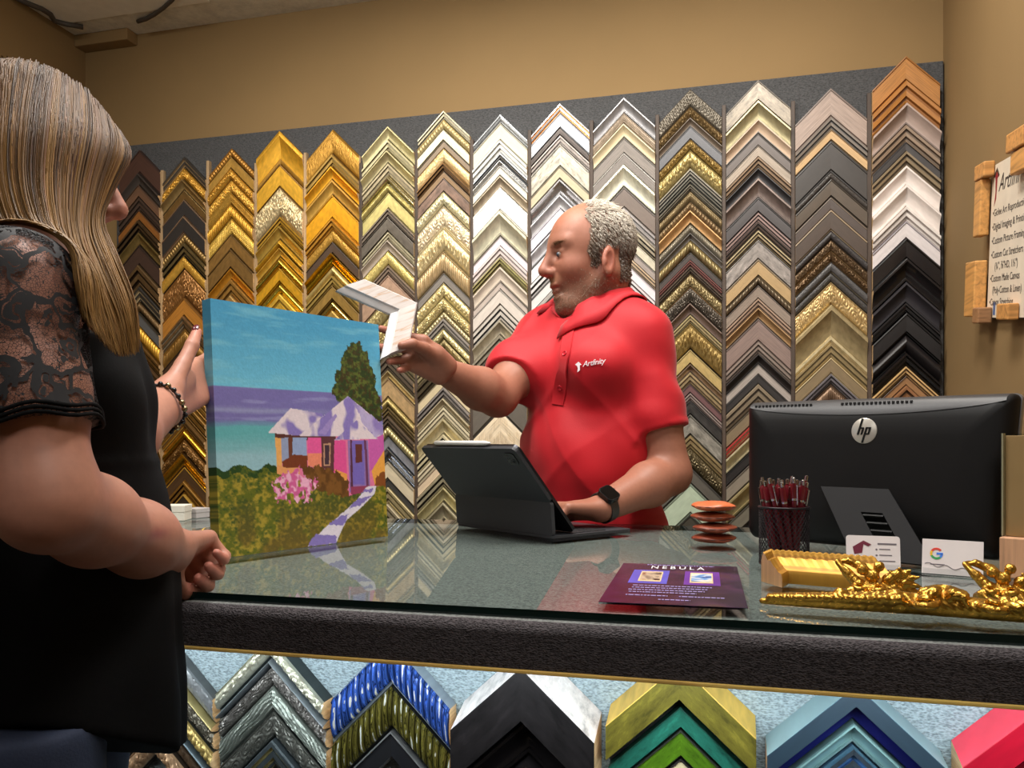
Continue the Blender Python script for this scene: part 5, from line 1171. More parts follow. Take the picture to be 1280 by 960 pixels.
def torso(s, g):
    s.ell(W(742, 470, 1.965), np.array((.120, .165, .155)) + g, TR, .05)
    s.ell(W(738, 572, 1.95), np.array((.142, .158, .165)) + g, TR, .06)
    s.ell(W(742, 660, 1.96), np.array((.130, .165, .12)) + g, TR, .05)
    s.cone(SL - lT * .015, SR + lT * .015, .060 + g, .060 + g, .05)
    s.cone(NB_ + UP * .005, (SL + NB_) / 2 + UP * .012, .052 + g, .056 + g, .05); s.cone(NB_ + UP * .005, (SR + NB_) / 2 + UP * .012, .052 + g, .056 + g, .05)
    for y in (-1, 1): s.ell(W(730, 462, 1.93) + fT * .055 + lT * y * .07, np.array((.06, .075, .06)) + g * .6, TR, .05)
body = SDF(); torso(body, -.008)
Tm = add_head(body, hc, HR)
body.cone(Tm(-.034, 0, -.05), NB_ + UP * .01, .054, .058, .025); body.cone(Tm(.015, 0, -.10), NB_ + fT * .03 + UP * .005, .034, .042, .03)
body.chain([SL, SL * .45 + EL * .55, EL], [.058, .050, .043], .03); body.chain([EL, EL * .68 + WL * .32, WL], [.043, .046, .028], .02)
body.chain([SR, SR * .45 + ER * .55, ER], [.058, .049, .042], .03); body.chain([ER, ER * .68 + WR * .32, WR], [.042, .044, .027], .02)
def dplane(px, py, off=.010):
    a = W(px, py, 1.0); b = W(px, py, 2.0); return 1 + (off - np.dot(a - C0, hn)) / np.dot(b - a, hn)
def fp(px, py, dd): return W(px, py, dplane(px, py) + dd)
KR = fp(519, 440, .040); WR = W(554, 464, dplane(519, 440) + .085)
tipsR, thR = hand(body, WR, KR, -DV + .1 * RV, UP, None, 1.0, bulge=DV * .010, tips_to=[fp(476, 411, .024), fp(473, 434, .024), fp(486, 452, .024), fp(499, 463, .024)],
                  thumb_pts=[fp(545, 447, .040), fp(530, 436, .008), fp(515, 430, -.011), fp(502, 432, -.009)])
KL = W(702, 634, 1.665)
tipsL, thL = hand(body, WL, KL, -UP + .1 * fT, DV, [(40, 30, 20), (42, 32, 20), (44, 34, 20), (46, 34, 20)], 1.0, thumb=(.7, .5, .25))
V, Q = surface(body, (-.79, 1.40, .76), (.04, 2.22, 1.71), .0029, 1)
Hh = (V - hc) @ HR.T
base = np.array(lin((152, 100, 80))); col = np.tile(base, (len(V), 1)); 
def blend(mask, rgb, amt=1.):
    global col
    m = np.clip(mask, 0, 1)[:, None] * amt; col = col * (1 - m) + np.array(lin(rgb)) * m
near = (np.abs(Hh) < .17).all(1)
gauss = lambda c, r: np.exp(-(((Hh - np.array(c)) / np.array(r)) ** 2).sum(1)) * near
nz_ = hnoise(Hh, 260, 3) * .5 + .5
blend(gauss((.06, 0, -.10), (.06, .07, .040)) * (.55 + .5 * nz_), (96, 72, 56), .85)
blend(np.clip(gauss((.00, .06, -.075), (.055, .04, .030)) + gauss((.0, -.06, -.075), (.055, .04, .03)), 0, 1) * (.5 + .5 * nz_), (100, 74, 58), .75)
blend(gauss((.10, 0, -.051), (.022, .03, .007)) * (.6 + .5 * nz_), (140, 100, 66), .85)
blend(gauss((.098, 0, -.069), (.016, .022, .0075)), (150, 78, 70), .9)
for y in (-1, 1):
    blend(gauss((.055, y * .045, -.03), (.03, .025, .025)), (164, 94, 76), .5); blend(gauss((.084, y * .034, .027), (.014, .020, .0045)), (150, 112, 84), .75)
    blend(gauss((-.014, y * .08, -.024), (.025, .02, .04)), (172, 96, 80), .6); blend(gauss((.084, y * .034, -.010), (.012, .018, .006)), (160, 100, 84), .4)
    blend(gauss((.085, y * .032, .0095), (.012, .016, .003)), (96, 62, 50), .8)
blend(gauss((.112, 0, -.03), (.02, .02, .015)), (164, 94, 78), .5)
blend(gauss((.04, 0, .10), (.07, .07, .04)), (176, 108, 80), .6)
for tip in (*tipsR, *tipsL): blend(np.exp(-(((V - tip) / .014) ** 2).sum(1)), (176, 106, 90), .5)
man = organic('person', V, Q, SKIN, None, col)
tag(man, 'person in a red polo shirt behind the counter holding up a corner sample', 'person')
EYEW = plain('eye_white', (150, 132, 122), .25); IRIS = plain('iris', (66, 74, 84), .1)
def eyes(T, HRr, par, sc=1., ys=(-1, 1)):
    for y in ys:
        c = T(.0735, y * .0315, .003); e = MB().ball(c, .0138 * sc, 0, 20, 12).build('eye', EYEW, par, True)
        MB().ball(T(.0735 + .0105, y * .0315 - .0010, .002), (.0062 * sc,) * 3, 0, 16, 10).build('iris', IRIS, e, True)
eyes(Tm, HR, man)
# ---- short grey hair at the back and sides
def hair_region(H):
    x, y, z = H[:, 0], np.abs(H[:, 1]), H[:, 2]; n = hnoise(H, 160, 8) * .006
    top = x < (.022 + n - .30 * np.clip(z - .085, 0, .1) + .10 * np.clip(.06 - z, 0, .04)); low = z > (-.066 + n + .45 * np.clip(x + .055, 0, .1))
    ear = (x > -.046) & (x < .010) & (z < .010) & (y > .05)
    side = (x < .026 + n) & (x > .004) & (z > -.034) & (y > .045)
    return (top & low & ~ear) | (side & top & (z < .06))
idx = np.argwhere(near)[:, 0]; ok = hair_region(Hh[idx]); hidx = idx[ok]
mesh = man.data; mesh.update(); Nrm = np.empty(len(V) * 3, np.float32); mesh.vertices.foreach_get('normal', Nrm); Nrm = Nrm.reshape(-1, 3)
if np.mean(((V[idx] - hc) * Nrm[idx]).sum(1)) < 0: Nrm = -Nrm
rg = np.random.default_rng(12); VV = []; FF = []; CC = []
blend(np.isin(np.arange(len(V)), hidx) * 1., (96, 80, 66), .8); man.data.color_attributes['Col'].data.foreach_set('color', np.concatenate([col, np.ones((len(V), 1))], 1).astype(np.float32).ravel())
sel = rg.choice(hidx, 6500)
for i in sel:
    p = V[i] + rg.normal(0, .0012, 3); h = Hh[i]; n_ = Nrm[i]
    d = -HR[0] * .35 - HR[2] * (.9 if h[2] < .09 else .25) + HR[0] * (.5 if h[2] > .09 else 0) * -1
    d = nrm(d - n_ * np.dot(d, n_) + n_ * .28 + rg.normal(0, .16, 3)); L = rg.uniform(.009, .017) * (.7 if h[2] < -.02 else 1)
    a = np.cross(d, n_); a /= np.linalg.norm(a) + 1e-9; w_ = .0007
    b0 = len(VV); q0 = p - n_ * .0015; q1 = p + d * L * .55 + n_ * .0006; q2 = p + d * L - n_ * .0012
    for q, ww in ((q0, w_), (q1, w_), (q2, w_ * .3)): VV += [q + a * ww, q - a * ww * .5 + n_ * ww, q - a * ww * .5 - n_ * ww]
    for s_ in (0, 1):
        for k in range(3): FF.append((b0 + s_ * 3 + k, b0 + s_ * 3 + (k + 1) % 3, b0 + s_ * 3 + 3 + (k + 1) % 3, b0 + s_ * 3 + 3 + k))
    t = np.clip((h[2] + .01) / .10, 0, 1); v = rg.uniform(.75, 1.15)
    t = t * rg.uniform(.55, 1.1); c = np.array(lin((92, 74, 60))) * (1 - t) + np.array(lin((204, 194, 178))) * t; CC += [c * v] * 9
VV = np.array(VV); 
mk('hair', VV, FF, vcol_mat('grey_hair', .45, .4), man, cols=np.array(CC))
# ---- eyebrows and stubble
def tuft(name, wfun, cnt, L0, L1, dirv, cA, cB, parent):
    wgt = wfun(Hh[idx]); wgt = np.where(((V[idx] - hc) * Nrm[idx]).sum(1) > 0, wgt, 0); pick = rg.choice(idx, cnt, p=wgt / wgt.sum()); VV = []; FF = []; CC = []
    for i in pick:
        n_ = Nrm[i]; p = V[i] + rg.normal(0, .0011, 3); p = p - n_ * np.dot(p - V[i], n_); d = nrm(dirv - n_ * np.dot(dirv, n_) * .8 + n_ * .35 + rg.normal(0, .22, 3)); L = rg.uniform(L0, L1); a = nrm(np.cross(d, n_)); b0 = len(VV); w_ = .00042
        for q, ww in ((p - n_ * .0006, w_), (p + d * L, w_ * .3)): VV += [q + a * ww, q - a * ww * .5 + n_ * ww, q - a * ww * .5 - n_ * ww]
        for k in range(3): FF.append((b0 + k, b0 + (k + 1) % 3, b0 + 3 + (k + 1) % 3, b0 + 3 + k))
        t = rg.random(); CC += [np.array(lin(cA)) * (1 - t) + np.array(lin(cB)) * t] * 6
    return mk(name, np.array(VV), FF, vcol_mat(name, .5, .3), parent, cols=np.array(CC))
gs = lambda H, c, r: np.exp(-(((H - np.array(c)) / np.array(r)) ** 2).sum(1))
for y in (-1, 1): tuft('eyebrow', lambda H: gs(H, (.083, y * .033, .0265), (.012, .014, .0032)) ** 1.3, 170, .004, .008, HR[1] * y + HR[2] * .15 - HR[0] * .3, (108, 82, 60), (150, 124, 98), man)
tuft('beard', lambda H: gs(H, (.062, 0, -.10), (.05, .05, .022)) + .7 * gs(H, (.105, 0, -.050), (.014, .022, .005)) + .35 * (gs(H, (.01, .058, -.075), (.04, .03, .022)) + gs(H, (.01, -.058, -.075), (.04, .03, .022))), 2600, .0018, .0042, -UP, (96, 72, 52), (168, 150, 130), man)
# ---- red polo shirt
hemL = SL * .31 + EL * .69; hemR = SR * .30 + ER * .70
def fold(P):
    q = P - W(738, 540, 1.93); a = q @ lT; u = q[:, 2]; f_ = q @ fT
    w1 = np.sin(34 * (u * .55 + a * .9) + 2.2 * np.sin(9 * a + 4 * u) + 1.2) * np.clip(.5 + 2.5 * a, .1, 1)
    w2 = np.sin(46 * (u * .8 - a * .45) + 1.6 * np.sin(13 * u + 2) + .4) * np.clip(.45 - 2. * a, .1, 1)
    w3 = np.sin(70 * (a + .35 * u) + 2 * np.sin(12 * u))
    w4 = hnoise(P, 24, 5)
    rd = lambda x: (1 - np.abs(np.sin(x))) ** 2.5
    w5 = rd(13 * (u * .75 + a * 1.1) + 1.1 * np.sin(7 * a + 5 * u) + .3) * np.clip(.4 + 3 * a, 0, 1); w6 = rd(15 * (u * .6 - a * .9) + .9 * np.sin(9 * u) + 1.4) * np.clip(.5 - 3 * a, 0, 1)
    return -.0032 * w1 - .0026 * w2 - .0010 * w3 - .003 * w4 - .0065 * w5 - .0065 * w6
shirt = SDF(); torso(shirt, .010)
aL = nrm(EL - SL)
slv = SDF().chain([SL, SL * .45 + EL * .55, EL], [.069, .0625, .056], .03).disp(lambda P: -.0026 * np.sin(55 * ((P - SL) @ aL) + 40 * ((P - SL) @ fT)) * np.clip(((P - SL) @ aL) / .1, 0, 1) * np.clip((.2 - (P - SL) @ aL) / .05, 0, 1)).cut(hemL, EL - SL)
bandL = SDF().cone(hemL - aL * .03, hemL + aL * .02, .0635, .0625, .01).cut(hemL, EL - SL).cut(hemL - nrm(EL - SL) * .015, SL - EL)
aR = nrm(ER - SR)
slr = SDF().chain([SR, SR * .45 + ER * .55, ER], [.069, .0615, .055], .03).disp(lambda P: -.0026 * np.sin(60 * ((P - SR) @ aR) + 30 * ((P - SR) @ lT)) * np.clip(((P - SR) @ aR) / .1, 0, 1)).cut(hemR, ER - SR)
bandR = SDF().cone(hemR - aR * .03, hemR + aR * .02, .0625, .0615, .01).cut(hemR, ER - SR).cut(hemR - nrm(ER - SR) * .015, SR - ER)
shirt.sub(slv, .03).sub(slr, .03).disp(fold).sub(bandL, .002).sub(bandR, .002)
nd = nrm(Tm(-.028, 0, -.055) - NB_)
shirt.cut((0, 0, .82), (0, 0, -1))
vf = nrm(fT * .8 - RV * .35); shirt.cone(NB_ + vf * .075 - UP * .005, NB_ + UP * .10 + vf * .07, .022, .080, .010, '-').cone(NB_ + UP * .055, NB_ + UP * .2, .085, .1, .01, '-')
V, Q = surface(shirt, (-.66, 1.58, .79), (.05, 2.28, 1.50), .0042, 1)
def fabric_red():
    t = NT('red_pique'); c = lin((178, 10, 26)); nz = t.n('ShaderNodeTexNoise', Scale=9., Detail=3.); t.l(t.coord(), nz.inputs['Vector'])
    t.l(t.ramp(nz.outputs['Fac'], [(.3, sc_(c, .93)), (.7, sc_(c, 1.06))]), t.b.inputs['Base Color'])
    wv = t.n('ShaderNodeTexVoronoi', Scale=520.); t.l(t.coord(), wv.inputs['Vector']); t.bump(wv.outputs['Distance'], .12, .001)
    t.set(Roughness=.62); t.b.inputs['Specular IOR Level'].default_value = .3; t.b.inputs['Sheen Weight'].default_value = .12; return t.m
REDM = fabric_red()
shirt_o = organic('polo_shirt', V, Q, REDM, man); shirt_o['label'] = 'red polo shirt'
def raycast(f, px, py, d0=1.2, d1=2.6):
    d = d0
    o_ = W(px, py, 0); 
    for _ in range(90):
        p = W(px, py, d); v = float(f(p[None])[0])
        if v < 5e-4: break
        d += max(v * .6, 4e-4)
        if d > d1: return None, None
    e = 2e-3; g = np.array([float(f((p + e * np.eye(3)[k])[None])[0]) - float(f((p - e * np.eye(3)[k])[None])[0]) for k in range(3)]); return p, nrm(g)
# collar: a stand at the neck and a turned-down fall that lies on the shirt
def push(f, p, lift):
    for _ in range(5):
        v = float(f(p[None])[0])
        if abs(v - lift) < 4e-4: break
        e = 2e-3; g = nrm([float(f((p + e * np.eye(3)[k])[None])[0]) - v for k in range(3)]); p = p + g * (lift - v)
    return p
NC = W(746, 384, 1.958); CFw0 = nrm(fT * .75 - RV * .45); CU = nrm(UP + CFw0 * .40); CFw = nrm(CFw0 - CU * np.dot(CFw0, CU)); CLf = np.cross(CU, CFw)
both = SDF().sub(shirt).sub(body, .001)
rows_ = [[] for _ in range(6)]
for k in range(49):
    th = math.radians(13 + 334 * k / 48); fr = max(0, math.cos(th)) ** 2; dr = CFw * math.cos(th) + CLf * math.sin(th)
    top = push(both, NC + dr * .075 + CU * (.016 - .014 * fr), .0045); bot = push(both, NC + dr * (.105 + .012 * fr) - CU * (.030 + .034 * fr), .0055); mid = push(both, (top + bot) / 2 + dr * .004, .0075)
    inn = top - dr * .006 - CU * .012
    for r, p in zip(rows_, (inn, top - dr * .002 + CU * .006, top + CU * .009 + dr * .002, top + dr * .007 + CU * .003, mid, bot)): r.append(p)
V = [p for r in rows_ for p in r]; Fc = [(i * 49 + k, i * 49 + k + 1, (i + 1) * 49 + k + 1, (i + 1) * 49 + k) for i in range(5) for k in range(48)]
cl = mk('collar', V, Fc, REDM, shirt_o, smooth=True, recalc=True); sm = cl.modifiers.new('thick', 'SOLIDIFY'); sm.thickness = .0032; sm.offset = 0
# placket and buttons
pts = [raycast(shirt, 711 - 14 * t, 414 + 92 * t) for t in np.linspace(0, 1, 14)]
V = []; 
for i, (p, n_) in enumerate(pts):
    d = pts[min(i + 1, 13)][0] - pts[max(i - 1, 0)][0]; sx = nrm(np.cross(n_, d)); p = p + n_ * .0022; V += [p - sx * .015 - n_ * .003, p - sx * .0145, p + sx * .0145, p + sx * .015 - n_ * .003]
Fc = [(i * 4 + k, i * 4 + k + 1, i * 4 + k + 5, i * 4 + k + 4) for i in range(13) for k in range(3)]
mk('placket', V, Fc, REDM, shirt_o, smooth=30, recalc=True)
BUT = plain('red_button', (176, 30, 44), .25)
for i in (4, 10):
    p, n_ = pts[i]; t_ = nrm(np.cross(n_, UP)); MB().lathe([(.0001, .0036), (.0046, .0036), (.0054, .0046), (.0060, .0036), (.0060, .002)], m=0, n=18, M=frameM(p, t_, np.cross(n_, t_), n_)).build('button', BUT, shirt_o, True)
# embroidered logo
pl, n_ = raycast(shirt, 722, 458); pl2, n2 = raycast(shirt, 752, 453); xd = nrm(pl2 - pl); n_ = nrm(n_ + n2); n_ = nrm(n_ - xd * np.dot(n_, xd)); LM = frameM(pl + n_ * .0035, xd, np.cross(n_, xd), n_)
pass
EMB = plain('white_thread', (236, 226, 230), .6)
text_obj('logo', 'Artfinity', .0165, EMB, shirt_o, LM @ Matrix.Translation((.012, -.003, 0)), .0006, .35, 'LEFT', .9)
MB().prism([(-.004, .004), (.004, .009), (.010, .002), (.006, .001), (.005, -.009), (-.001, -.013), (.001, -.004), (.000, .001)], -.0006, .0006, 0, LM).build('logo', EMB, shirt_o)
# trousers, belt line and shoes behind the counter
trs = SDF().ell(W(742, 690, 1.96), (.140, .168, .14), TR, .04); floorL = W(742, 690, 1.96) + lT * .10; floorR = W(742, 690, 1.96) - lT * .10
for q in (floorL, floorR):
    a = q.copy(); a[2] = .86; k_ = q.copy(); k_[2] = .48; z_ = q.copy(); z_[2] = .06; trs.chain([a, k_, z_], [.090, .066, .056], .03)
trs.cut((0, 0, .93), (0, 0, 1)).disp(lambda P: -.0022 * np.sin(30 * P[:, 2] + 20 * P[:, 0]))
V, Q = surface(trs, (-.66, 1.6, .03), (.10, 2.3, .98), .008, 1); organic('trousers', V, Q, plain('dark_denim', (36, 42, 58), .8, bump=.2, scale=400), man)
for q in (floorL, floorR):
    s_ = SDF().cone([q[0], q[1], .045], np.array([q[0], q[1], .035]) + fT * .16, .045, .036, .02).cut((0, 0, .002), (0, 0, -1)); V, Q = surface(s_, np.array([q[0], q[1], 0]) - .25, np.array([q[0], q[1], .1]) + .25, .008, 1); organic('shoe', V, Q, plain('black_shoe', (24, 22, 22), .4), man)
# wrist watch
wd = nrm(WL - EL); wc = WL - wd * .012; wn = nrm(-DV * .75 + UP * .65 - wd * np.dot(-DV * .75 + UP * .65, wd)); ws = np.cross(wd, wn); WMt = frameM(wc, wd, ws, wn)
V = []; Fc = []
for k in range(36):
    a = 2 * PI * k / 36
    for r, x in ((.0305, -.011), (.0328, -.010), (.0328, .010), (.0305, .011)): V.append(tuple(WMt @ Vector((x, r * math.sin(a), r * math.cos(a)))))
for k in range(36):
    for j in range(4): Fc.append((k * 4 + j, k * 4 + (j + 1) % 4, ((k + 1) % 36) * 4 + (j + 1) % 4, ((k + 1) % 36) * 4 + j))
wt = mk('wristwatch', V, Fc, plain('watch_strap', (74, 68, 66), .35, .6), man, smooth=40, recalc=True)
MB().prism(rrect(.034, .038, .009), .029, .040, 0, WMt).build('watch_case', plain('watch_case', (24, 23, 24), .25, .4), wt, 40)
MB().prism(rrect(.030, .034, .008), .0400, .0408, 0, WMt).build('watch_face', plain('watch_face', (6, 6, 8), .06), wt)
MB().lathe([(.0001, .004), (.003, .004), (.0034, 0)], m=0, n=14, M=WMt @ Matrix.Translation((-.018, .006, .034)) @ Matrix.Rotation(-PI / 2, 4, 'Y')).build('crown_button', plain('watch_crown', (120, 110, 104), .3, .9), wt, True)
# ================================================================== THE WOMAN IN BLACK
fW = nrm(RV * math.cos(math.radians(15)) + DV * math.sin(math.radians(15))); lW = np.cross(UP, fW); WRt = np.stack([fW, lW, UP])
hW, HW = head_frame(W(31, 217, .88), RV * math.cos(math.radians(20)) + DV * math.sin(math.radians(20)), math.radians(5)); hs = .8
s1 = W(20, 366, .70); e1_ = W(58, 628, .675); w1_ = W(212, 689, .93)
s2 = W(98, 378, 1.0); e2_ = W(118, 568, .93); w2_ = W(203, 508, 1.125)
CW = W(58, 470, .895)
def wtorso(s, g):
    s.ell(W(52, 420, .895), np.array((.088, .096, .11)) + g, WRt, .04)
    for y in (-1, 1): s.ell(W(104, 505, .900) + lW * y * .046 , np.array((.062, .050, .062)) + g, WRt, .025)
    s.ell(W(60, 520, .895), np.array((.080, .090, .13)) + g, WRt, .04)
    s.ell(W(60, 650, .893), np.array((.106, .094, .12)) + g, WRt, .05)
    s.cone(s1 + lW * .03, s2 - lW * .02, .034 + g, .04 + g, .04)
wb = SDF(); wtorso(wb, -.008)
Tw = add_head(wb, hW, HW, hs, True)
wb.cone(Tw(-.03, 0, -.06), W(35, 335, .885), .048, .052, .03); wb.cone(W(35, 335, .885), s1 + UP * .0, .045, .038, .05); wb.cone(W(35, 335, .885), s2, .045, .038, .05)
wb.chain([s1, s1 * .5 + e1_ * .5, e1_], [.036, .039, .032], .03); wb.chain([e1_, e1_ * .7 + w1_ * .3, e1_ * .3 + w1_ * .7, w1_], [.031, .033, .030, .0255], .04)
wb.chain([s2, s2 * .5 + e2_ * .5, e2_], [.044, .045, .040], .03); wb.chain([e2_, e2_ * .65 + w2_ * .35, w2_], [.040, .040, .027], .02)
k1_ = W(242, 687, 1.03); k1_[2] = max(k1_[2], GZ + .035)
t1_, th1 = hand(wb, w1_, k1_, -UP * .72 + RV * .55, -DV * .2 - RV * .9 - UP * .2, [(70, 85, 55), (72, 88, 55), (76, 88, 55), (78, 88, 55)], .88, tdir=None, thumb=(.75, .25, .5))
kk = BL + pv * .278 - pn * (PT + .019) + pu * .012
edge_t = BL + pv * .352 - pn * (PT * .5) - pu * .014
t2_, th2 = hand(wb, w2_, kk, pn, UP, [(8, 10, 8), (8, 10, 8), (10, 10, 8), (12, 10, 8)], .92, thumb_pts=[W(213, 486, 1.145), W(228, 457, 1.175), W(240, 432, 1.20), W(246, 415, 1.222)])
# legs
hip = W(50, 760, .88)
V, Q = surface(wb, (-.98, .40, .86), (-.38, 1.36, 1.54), .0031, 1)
Hh2 = (V - hW) @ HW.T / hs; col = np.tile(np.array(lin((186, 132, 110))), (len(V), 1)); near2 = (np.abs(Hh2) < .17).all(1)
nn_ = hnoise(V, 90, 9) * .5 + .5
blend(nn_, (174, 112, 92), .35)
Hh = Hh2; near = near2
blend(gauss((.098, 0, -.069), (.016, .022, .0075)), (170, 84, 84), .8); blend(gauss((.112, 0, -.03), (.02, .02, .015)), (192, 116, 100), .5)
for y in (-1, 1): blend(gauss((.084, y * .034, .027), (.014, .020, .004)), (112, 82, 60), .7); blend(gauss((.055, y * .045, -.03), (.03, .025, .025)), (192, 116, 100), .5)
for tip in (*t1_, *t2_, th2[2]): blend(np.exp(-(((V - tip) / .016) ** 2).sum(1)), (190, 112, 98), .55)
pbr = W(170, 668, .90); blend(np.exp(-(((V - raycast(wb, 196, 668, .5, 1.6)[0]) / np.array((.02, .02, .006))) ** 2).sum(1)), (150, 74, 80), .7)
woman = organic('person', V, Q, SKIN, None, col)
tag(woman, 'person with long blonde hair in a black dress steadying the painting', 'person')
eyes(Tw, HW, woman, hs)
NAIL = plain('dark_red_nail', (96, 22, 40), .2, coat=.5)
nd_ = nrm(th2[2] - th2[1]); no = nrm(-DV - nd_ * np.dot(-DV, nd_)); MB().ball((0, 0, 0), (.0052, .0075, .0022), 0, 14, 8, frameM(th2[2] + no * .0062 + nd_ * .002, np.cross(nd_, no), nd_, no)).build('thumbnail', NAIL, woman, True)
# ---- black dress
def drape(P):
    q = P - CW; a = np.arctan2(q @ lW, q @ fW); low = np.clip((1.02 - P[:, 2]) / .16, 0, 1)
    return -.006 * low * np.sin(9 * a + 1.3 * np.sin(3 * a)) - .0018 * hnoise(P, 40, 2) - .0022 * np.clip(1 - np.abs(P[:, 2] - W(165, 578, .84)[2]) / .006, 0, 1)
dress = SDF(); wtorso(dress, .006)
cB = W(64, 700, .835); cH = W(66, 960, .88); cH[2] = .78
dress.ell(W(66, 690, .89), (.106, .100, .11), WRt, .05)
dress.ell(W(70, 800, .885), (.120, .106, .14), WRt, .05); dress.ell(np.array([cH[0], cH[1], .80]), (.128, .112, .15), WRt, .05)
dress.disp(drape)
dress.cut((0, 0, 1.285), nrm(UP - .25 * fW))
hA, hB, hC = W(112, 915, .79), W(206, 938, .885), W(30, 918, .82); hn_ = nrm(np.cross(hB - hA, hC - hA)); hn_ = hn_ if hn_[2] < 0 else -hn_
dress.cut(hA, hn_, .002)
V, Q = surface(dress, (-.98, .42, .79), (-.42, .98, 1.38), .0045, 1)
def dress_mat():
    t = NT('black_jersey'); nz = t.n('ShaderNodeTexNoise', Scale=500., Detail=2.); t.l(t.coord(), nz.inputs['Vector'])
    t.set(Base_Color=(.0045, .0045, .005, 1), Roughness=.8); t.b.inputs['Specular IOR Level'].default_value = .12; t.bump(nz.outputs['Fac'], .15, .001); return t.m
DRM = dress_mat(); dr = organic('dress', V, Q, DRM, woman); dr['label'] = 'black dress with a flared skirt'
# ---- lace sleeves
def lace():
    t = NT('black_lace'); b_ = t.b; b_.inputs['Base Color'].default_value = (.012, .011, .013, 1); b_.inputs['Roughness'].default_value = .7
    v = t.coord(); n1 = t.n('ShaderNodeTexNoise', Scale=40., Detail=2.); t.l(v, n1.inputs['Vector'])
    mp = t.n('ShaderNodeMix', data_type='VECTOR'); mp.inputs['Factor'].default_value = .035; t.l(v, mp.inputs[4]); t.l(n1.outputs['Color'], mp.inputs[5])
    def vor(scale, feat): q = t.n('ShaderNodeTexVoronoi', Scale=scale, feature=feat); t.l(mp.outputs[1], q.inputs['Vector']); return q.outputs['Distance']
    def mth(op, a_, b_):
        q = t.n('ShaderNodeMath', operation=op)
        for k, x in enumerate((a_, b_)):
            if isinstance(x, (int, float)): q.inputs[k].default_value = x
            else: t.l(x, q.inputs[k])
        return q.outputs[0]
    f1 = vor(27., 'F1'); sq = vor(70., 'F1')
    petals = mth('LESS_THAN', mth('ADD', f1, mth('MULTIPLY', sq, .35)), .60); ring = mth('LESS_THAN', mth('ABSOLUTE', mth('SUBTRACT', mth('FRACT', mth('MULTIPLY', f1, 6.), 0.), .5), 0.), .13)
    flower = mth('MINIMUM', petals, mth('SUBTRACT', 1., mth('MULTIPLY', ring, mth('GREATER_THAN', f1, .12))))
    vines = mth('LESS_THAN', vor(24., 'DISTANCE_TO_EDGE'), .045)
    m = t.n('ShaderNodeMath', operation='MAXIMUM'); t.l(flower, m.inputs[0]); t.l(vines, m.inputs[1])
    v3 = t.n('ShaderNodeTexVoronoi', Scale=420., feature='DISTANCE_TO_EDGE'); t.l(v, v3.inputs['Vector']); a3 = t.n('ShaderNodeMath', operation='LESS_THAN'); t.l(v3.outputs['Distance'], a3.inputs[0]); a3.inputs[1].default_value = .055
    m3 = t.n('ShaderNodeMath', operation='MAXIMUM'); t.l(m.outputs[0], m3.inputs[0]); t.l(a3.outputs[0], m3.inputs[1])
    t.l(m3.outputs[0], b_.inputs['Alpha']); return t.m
LACE = lace()
for (sa_, ea_, hem, nm) in ((s1, e1_, .66, 'n'), (s2, e2_, .62, 'f')):
    h_ = sa_ * (1 - hem) + ea_ * hem; ax = nrm(ea_ - sa_)
    sl_ = SDF().cone(sa_ + UP * .0, h_ + ax * .05, .0475, .0500, .02); sl_.cone(sa_, W(35, 340, .885), .041, .041, .04)
    sl_.disp(lambda P: -.002 * hnoise(P, 60, 4)); sl_.cut(h_, ax, .001); pass
    V, Q = surface(sl_, np.minimum(sa_, h_) - .14, np.maximum(sa_, h_) + .14, .0045, 1)
    so = organic('lace_sleeve', V, Q, LACE, dr); so['label'] = 'black lace sleeve'
    b = MB(); a_ = nrm(np.cross(ax, UP)); c_ = np.cross(ax, a_)
    ring = [h_ + a_ * .0500 * math.cos(2 * PI * k / 40) + c_ * .0500 * math.sin(2 * PI * k / 40) + ax * (.002 * math.sin(k * .9)) for k in range(41)]
    for off in (0, -.004, -.008): b.tube([p + ax * off for p in ring], .0017, 0, 6, False)
    b.build('sleeve_hem', DRM, so, True)
# ---- jeans and shoes
jn = SDF()
for y in (-1, 1):
    a = np.array([*(hip + lW * y * .065)[:2], .84]); k_ = a.copy(); k_[2] = .46; z_ = a.copy(); z_[2] = .06; jn.chain([a, k_, z_], [.078, .058, .048], .02)
jn.disp(lambda P: -.0016 * np.sin(45 * P[:, 2] + 22 * P[:, 0])).cut((0, 0, .86), (0, 0, 1))
V, Q = surface(jn, (-.98, .45, .03), (-.5, .95, .90), .007, 1); organic('jeans', V, Q, plain('blue_denim', (44, 54, 78), .8, bump=.2, scale=400), woman)
for y in (-1, 1):
    q = hip + lW * y * .065; s_ = SDF().cone([q[0], q[1], .04], np.array([q[0], q[1], .03]) + fW * .13, .04, .031, .02).cut((0, 0, .002), (0, 0, -1)); V, Q = surface(s_, np.array([q[0], q[1], 0]) - .22, np.array([q[0], q[1], .1]) + .22, .008, 1); organic('shoe', V, Q, plain('black_flat_shoe', (22, 20, 22), .4), woman)
# ---- bracelet on the far wrist
bd = nrm(w2_ - e2_); bcn = w2_ - bd * .012; ba = nrm(np.cross(bd, UP)); bb_ = np.cross(bd, ba)
b = MB(); b.tube([bcn + (ba * math.cos(2 * PI * k / 36) + bb_ * math.sin(2 * PI * k / 36)) * .0325 + bd * .004 * math.sin(k * .7) for k in range(37)], .0018, 0, 6, False)
brc = b.build('bracelet', plain('black_cord', (24, 22, 22), .5), woman, True)
for k in range(22):
    a = 2 * PI * k / 22; MB().ball(bcn + (ba * math.cos(a) + bb_ * math.sin(a)) * .0335 + bd * .004 * math.sin(k * 36 / 22 * .7), .0036 if k % 3 else .0042, 0, 10, 8).build('bead', plain('bracelet_bead_dark', (30, 28, 28), .25) if k % 3 else plain('bracelet_bead_brass', (150, 136, 104), .25, .9), brc, True)
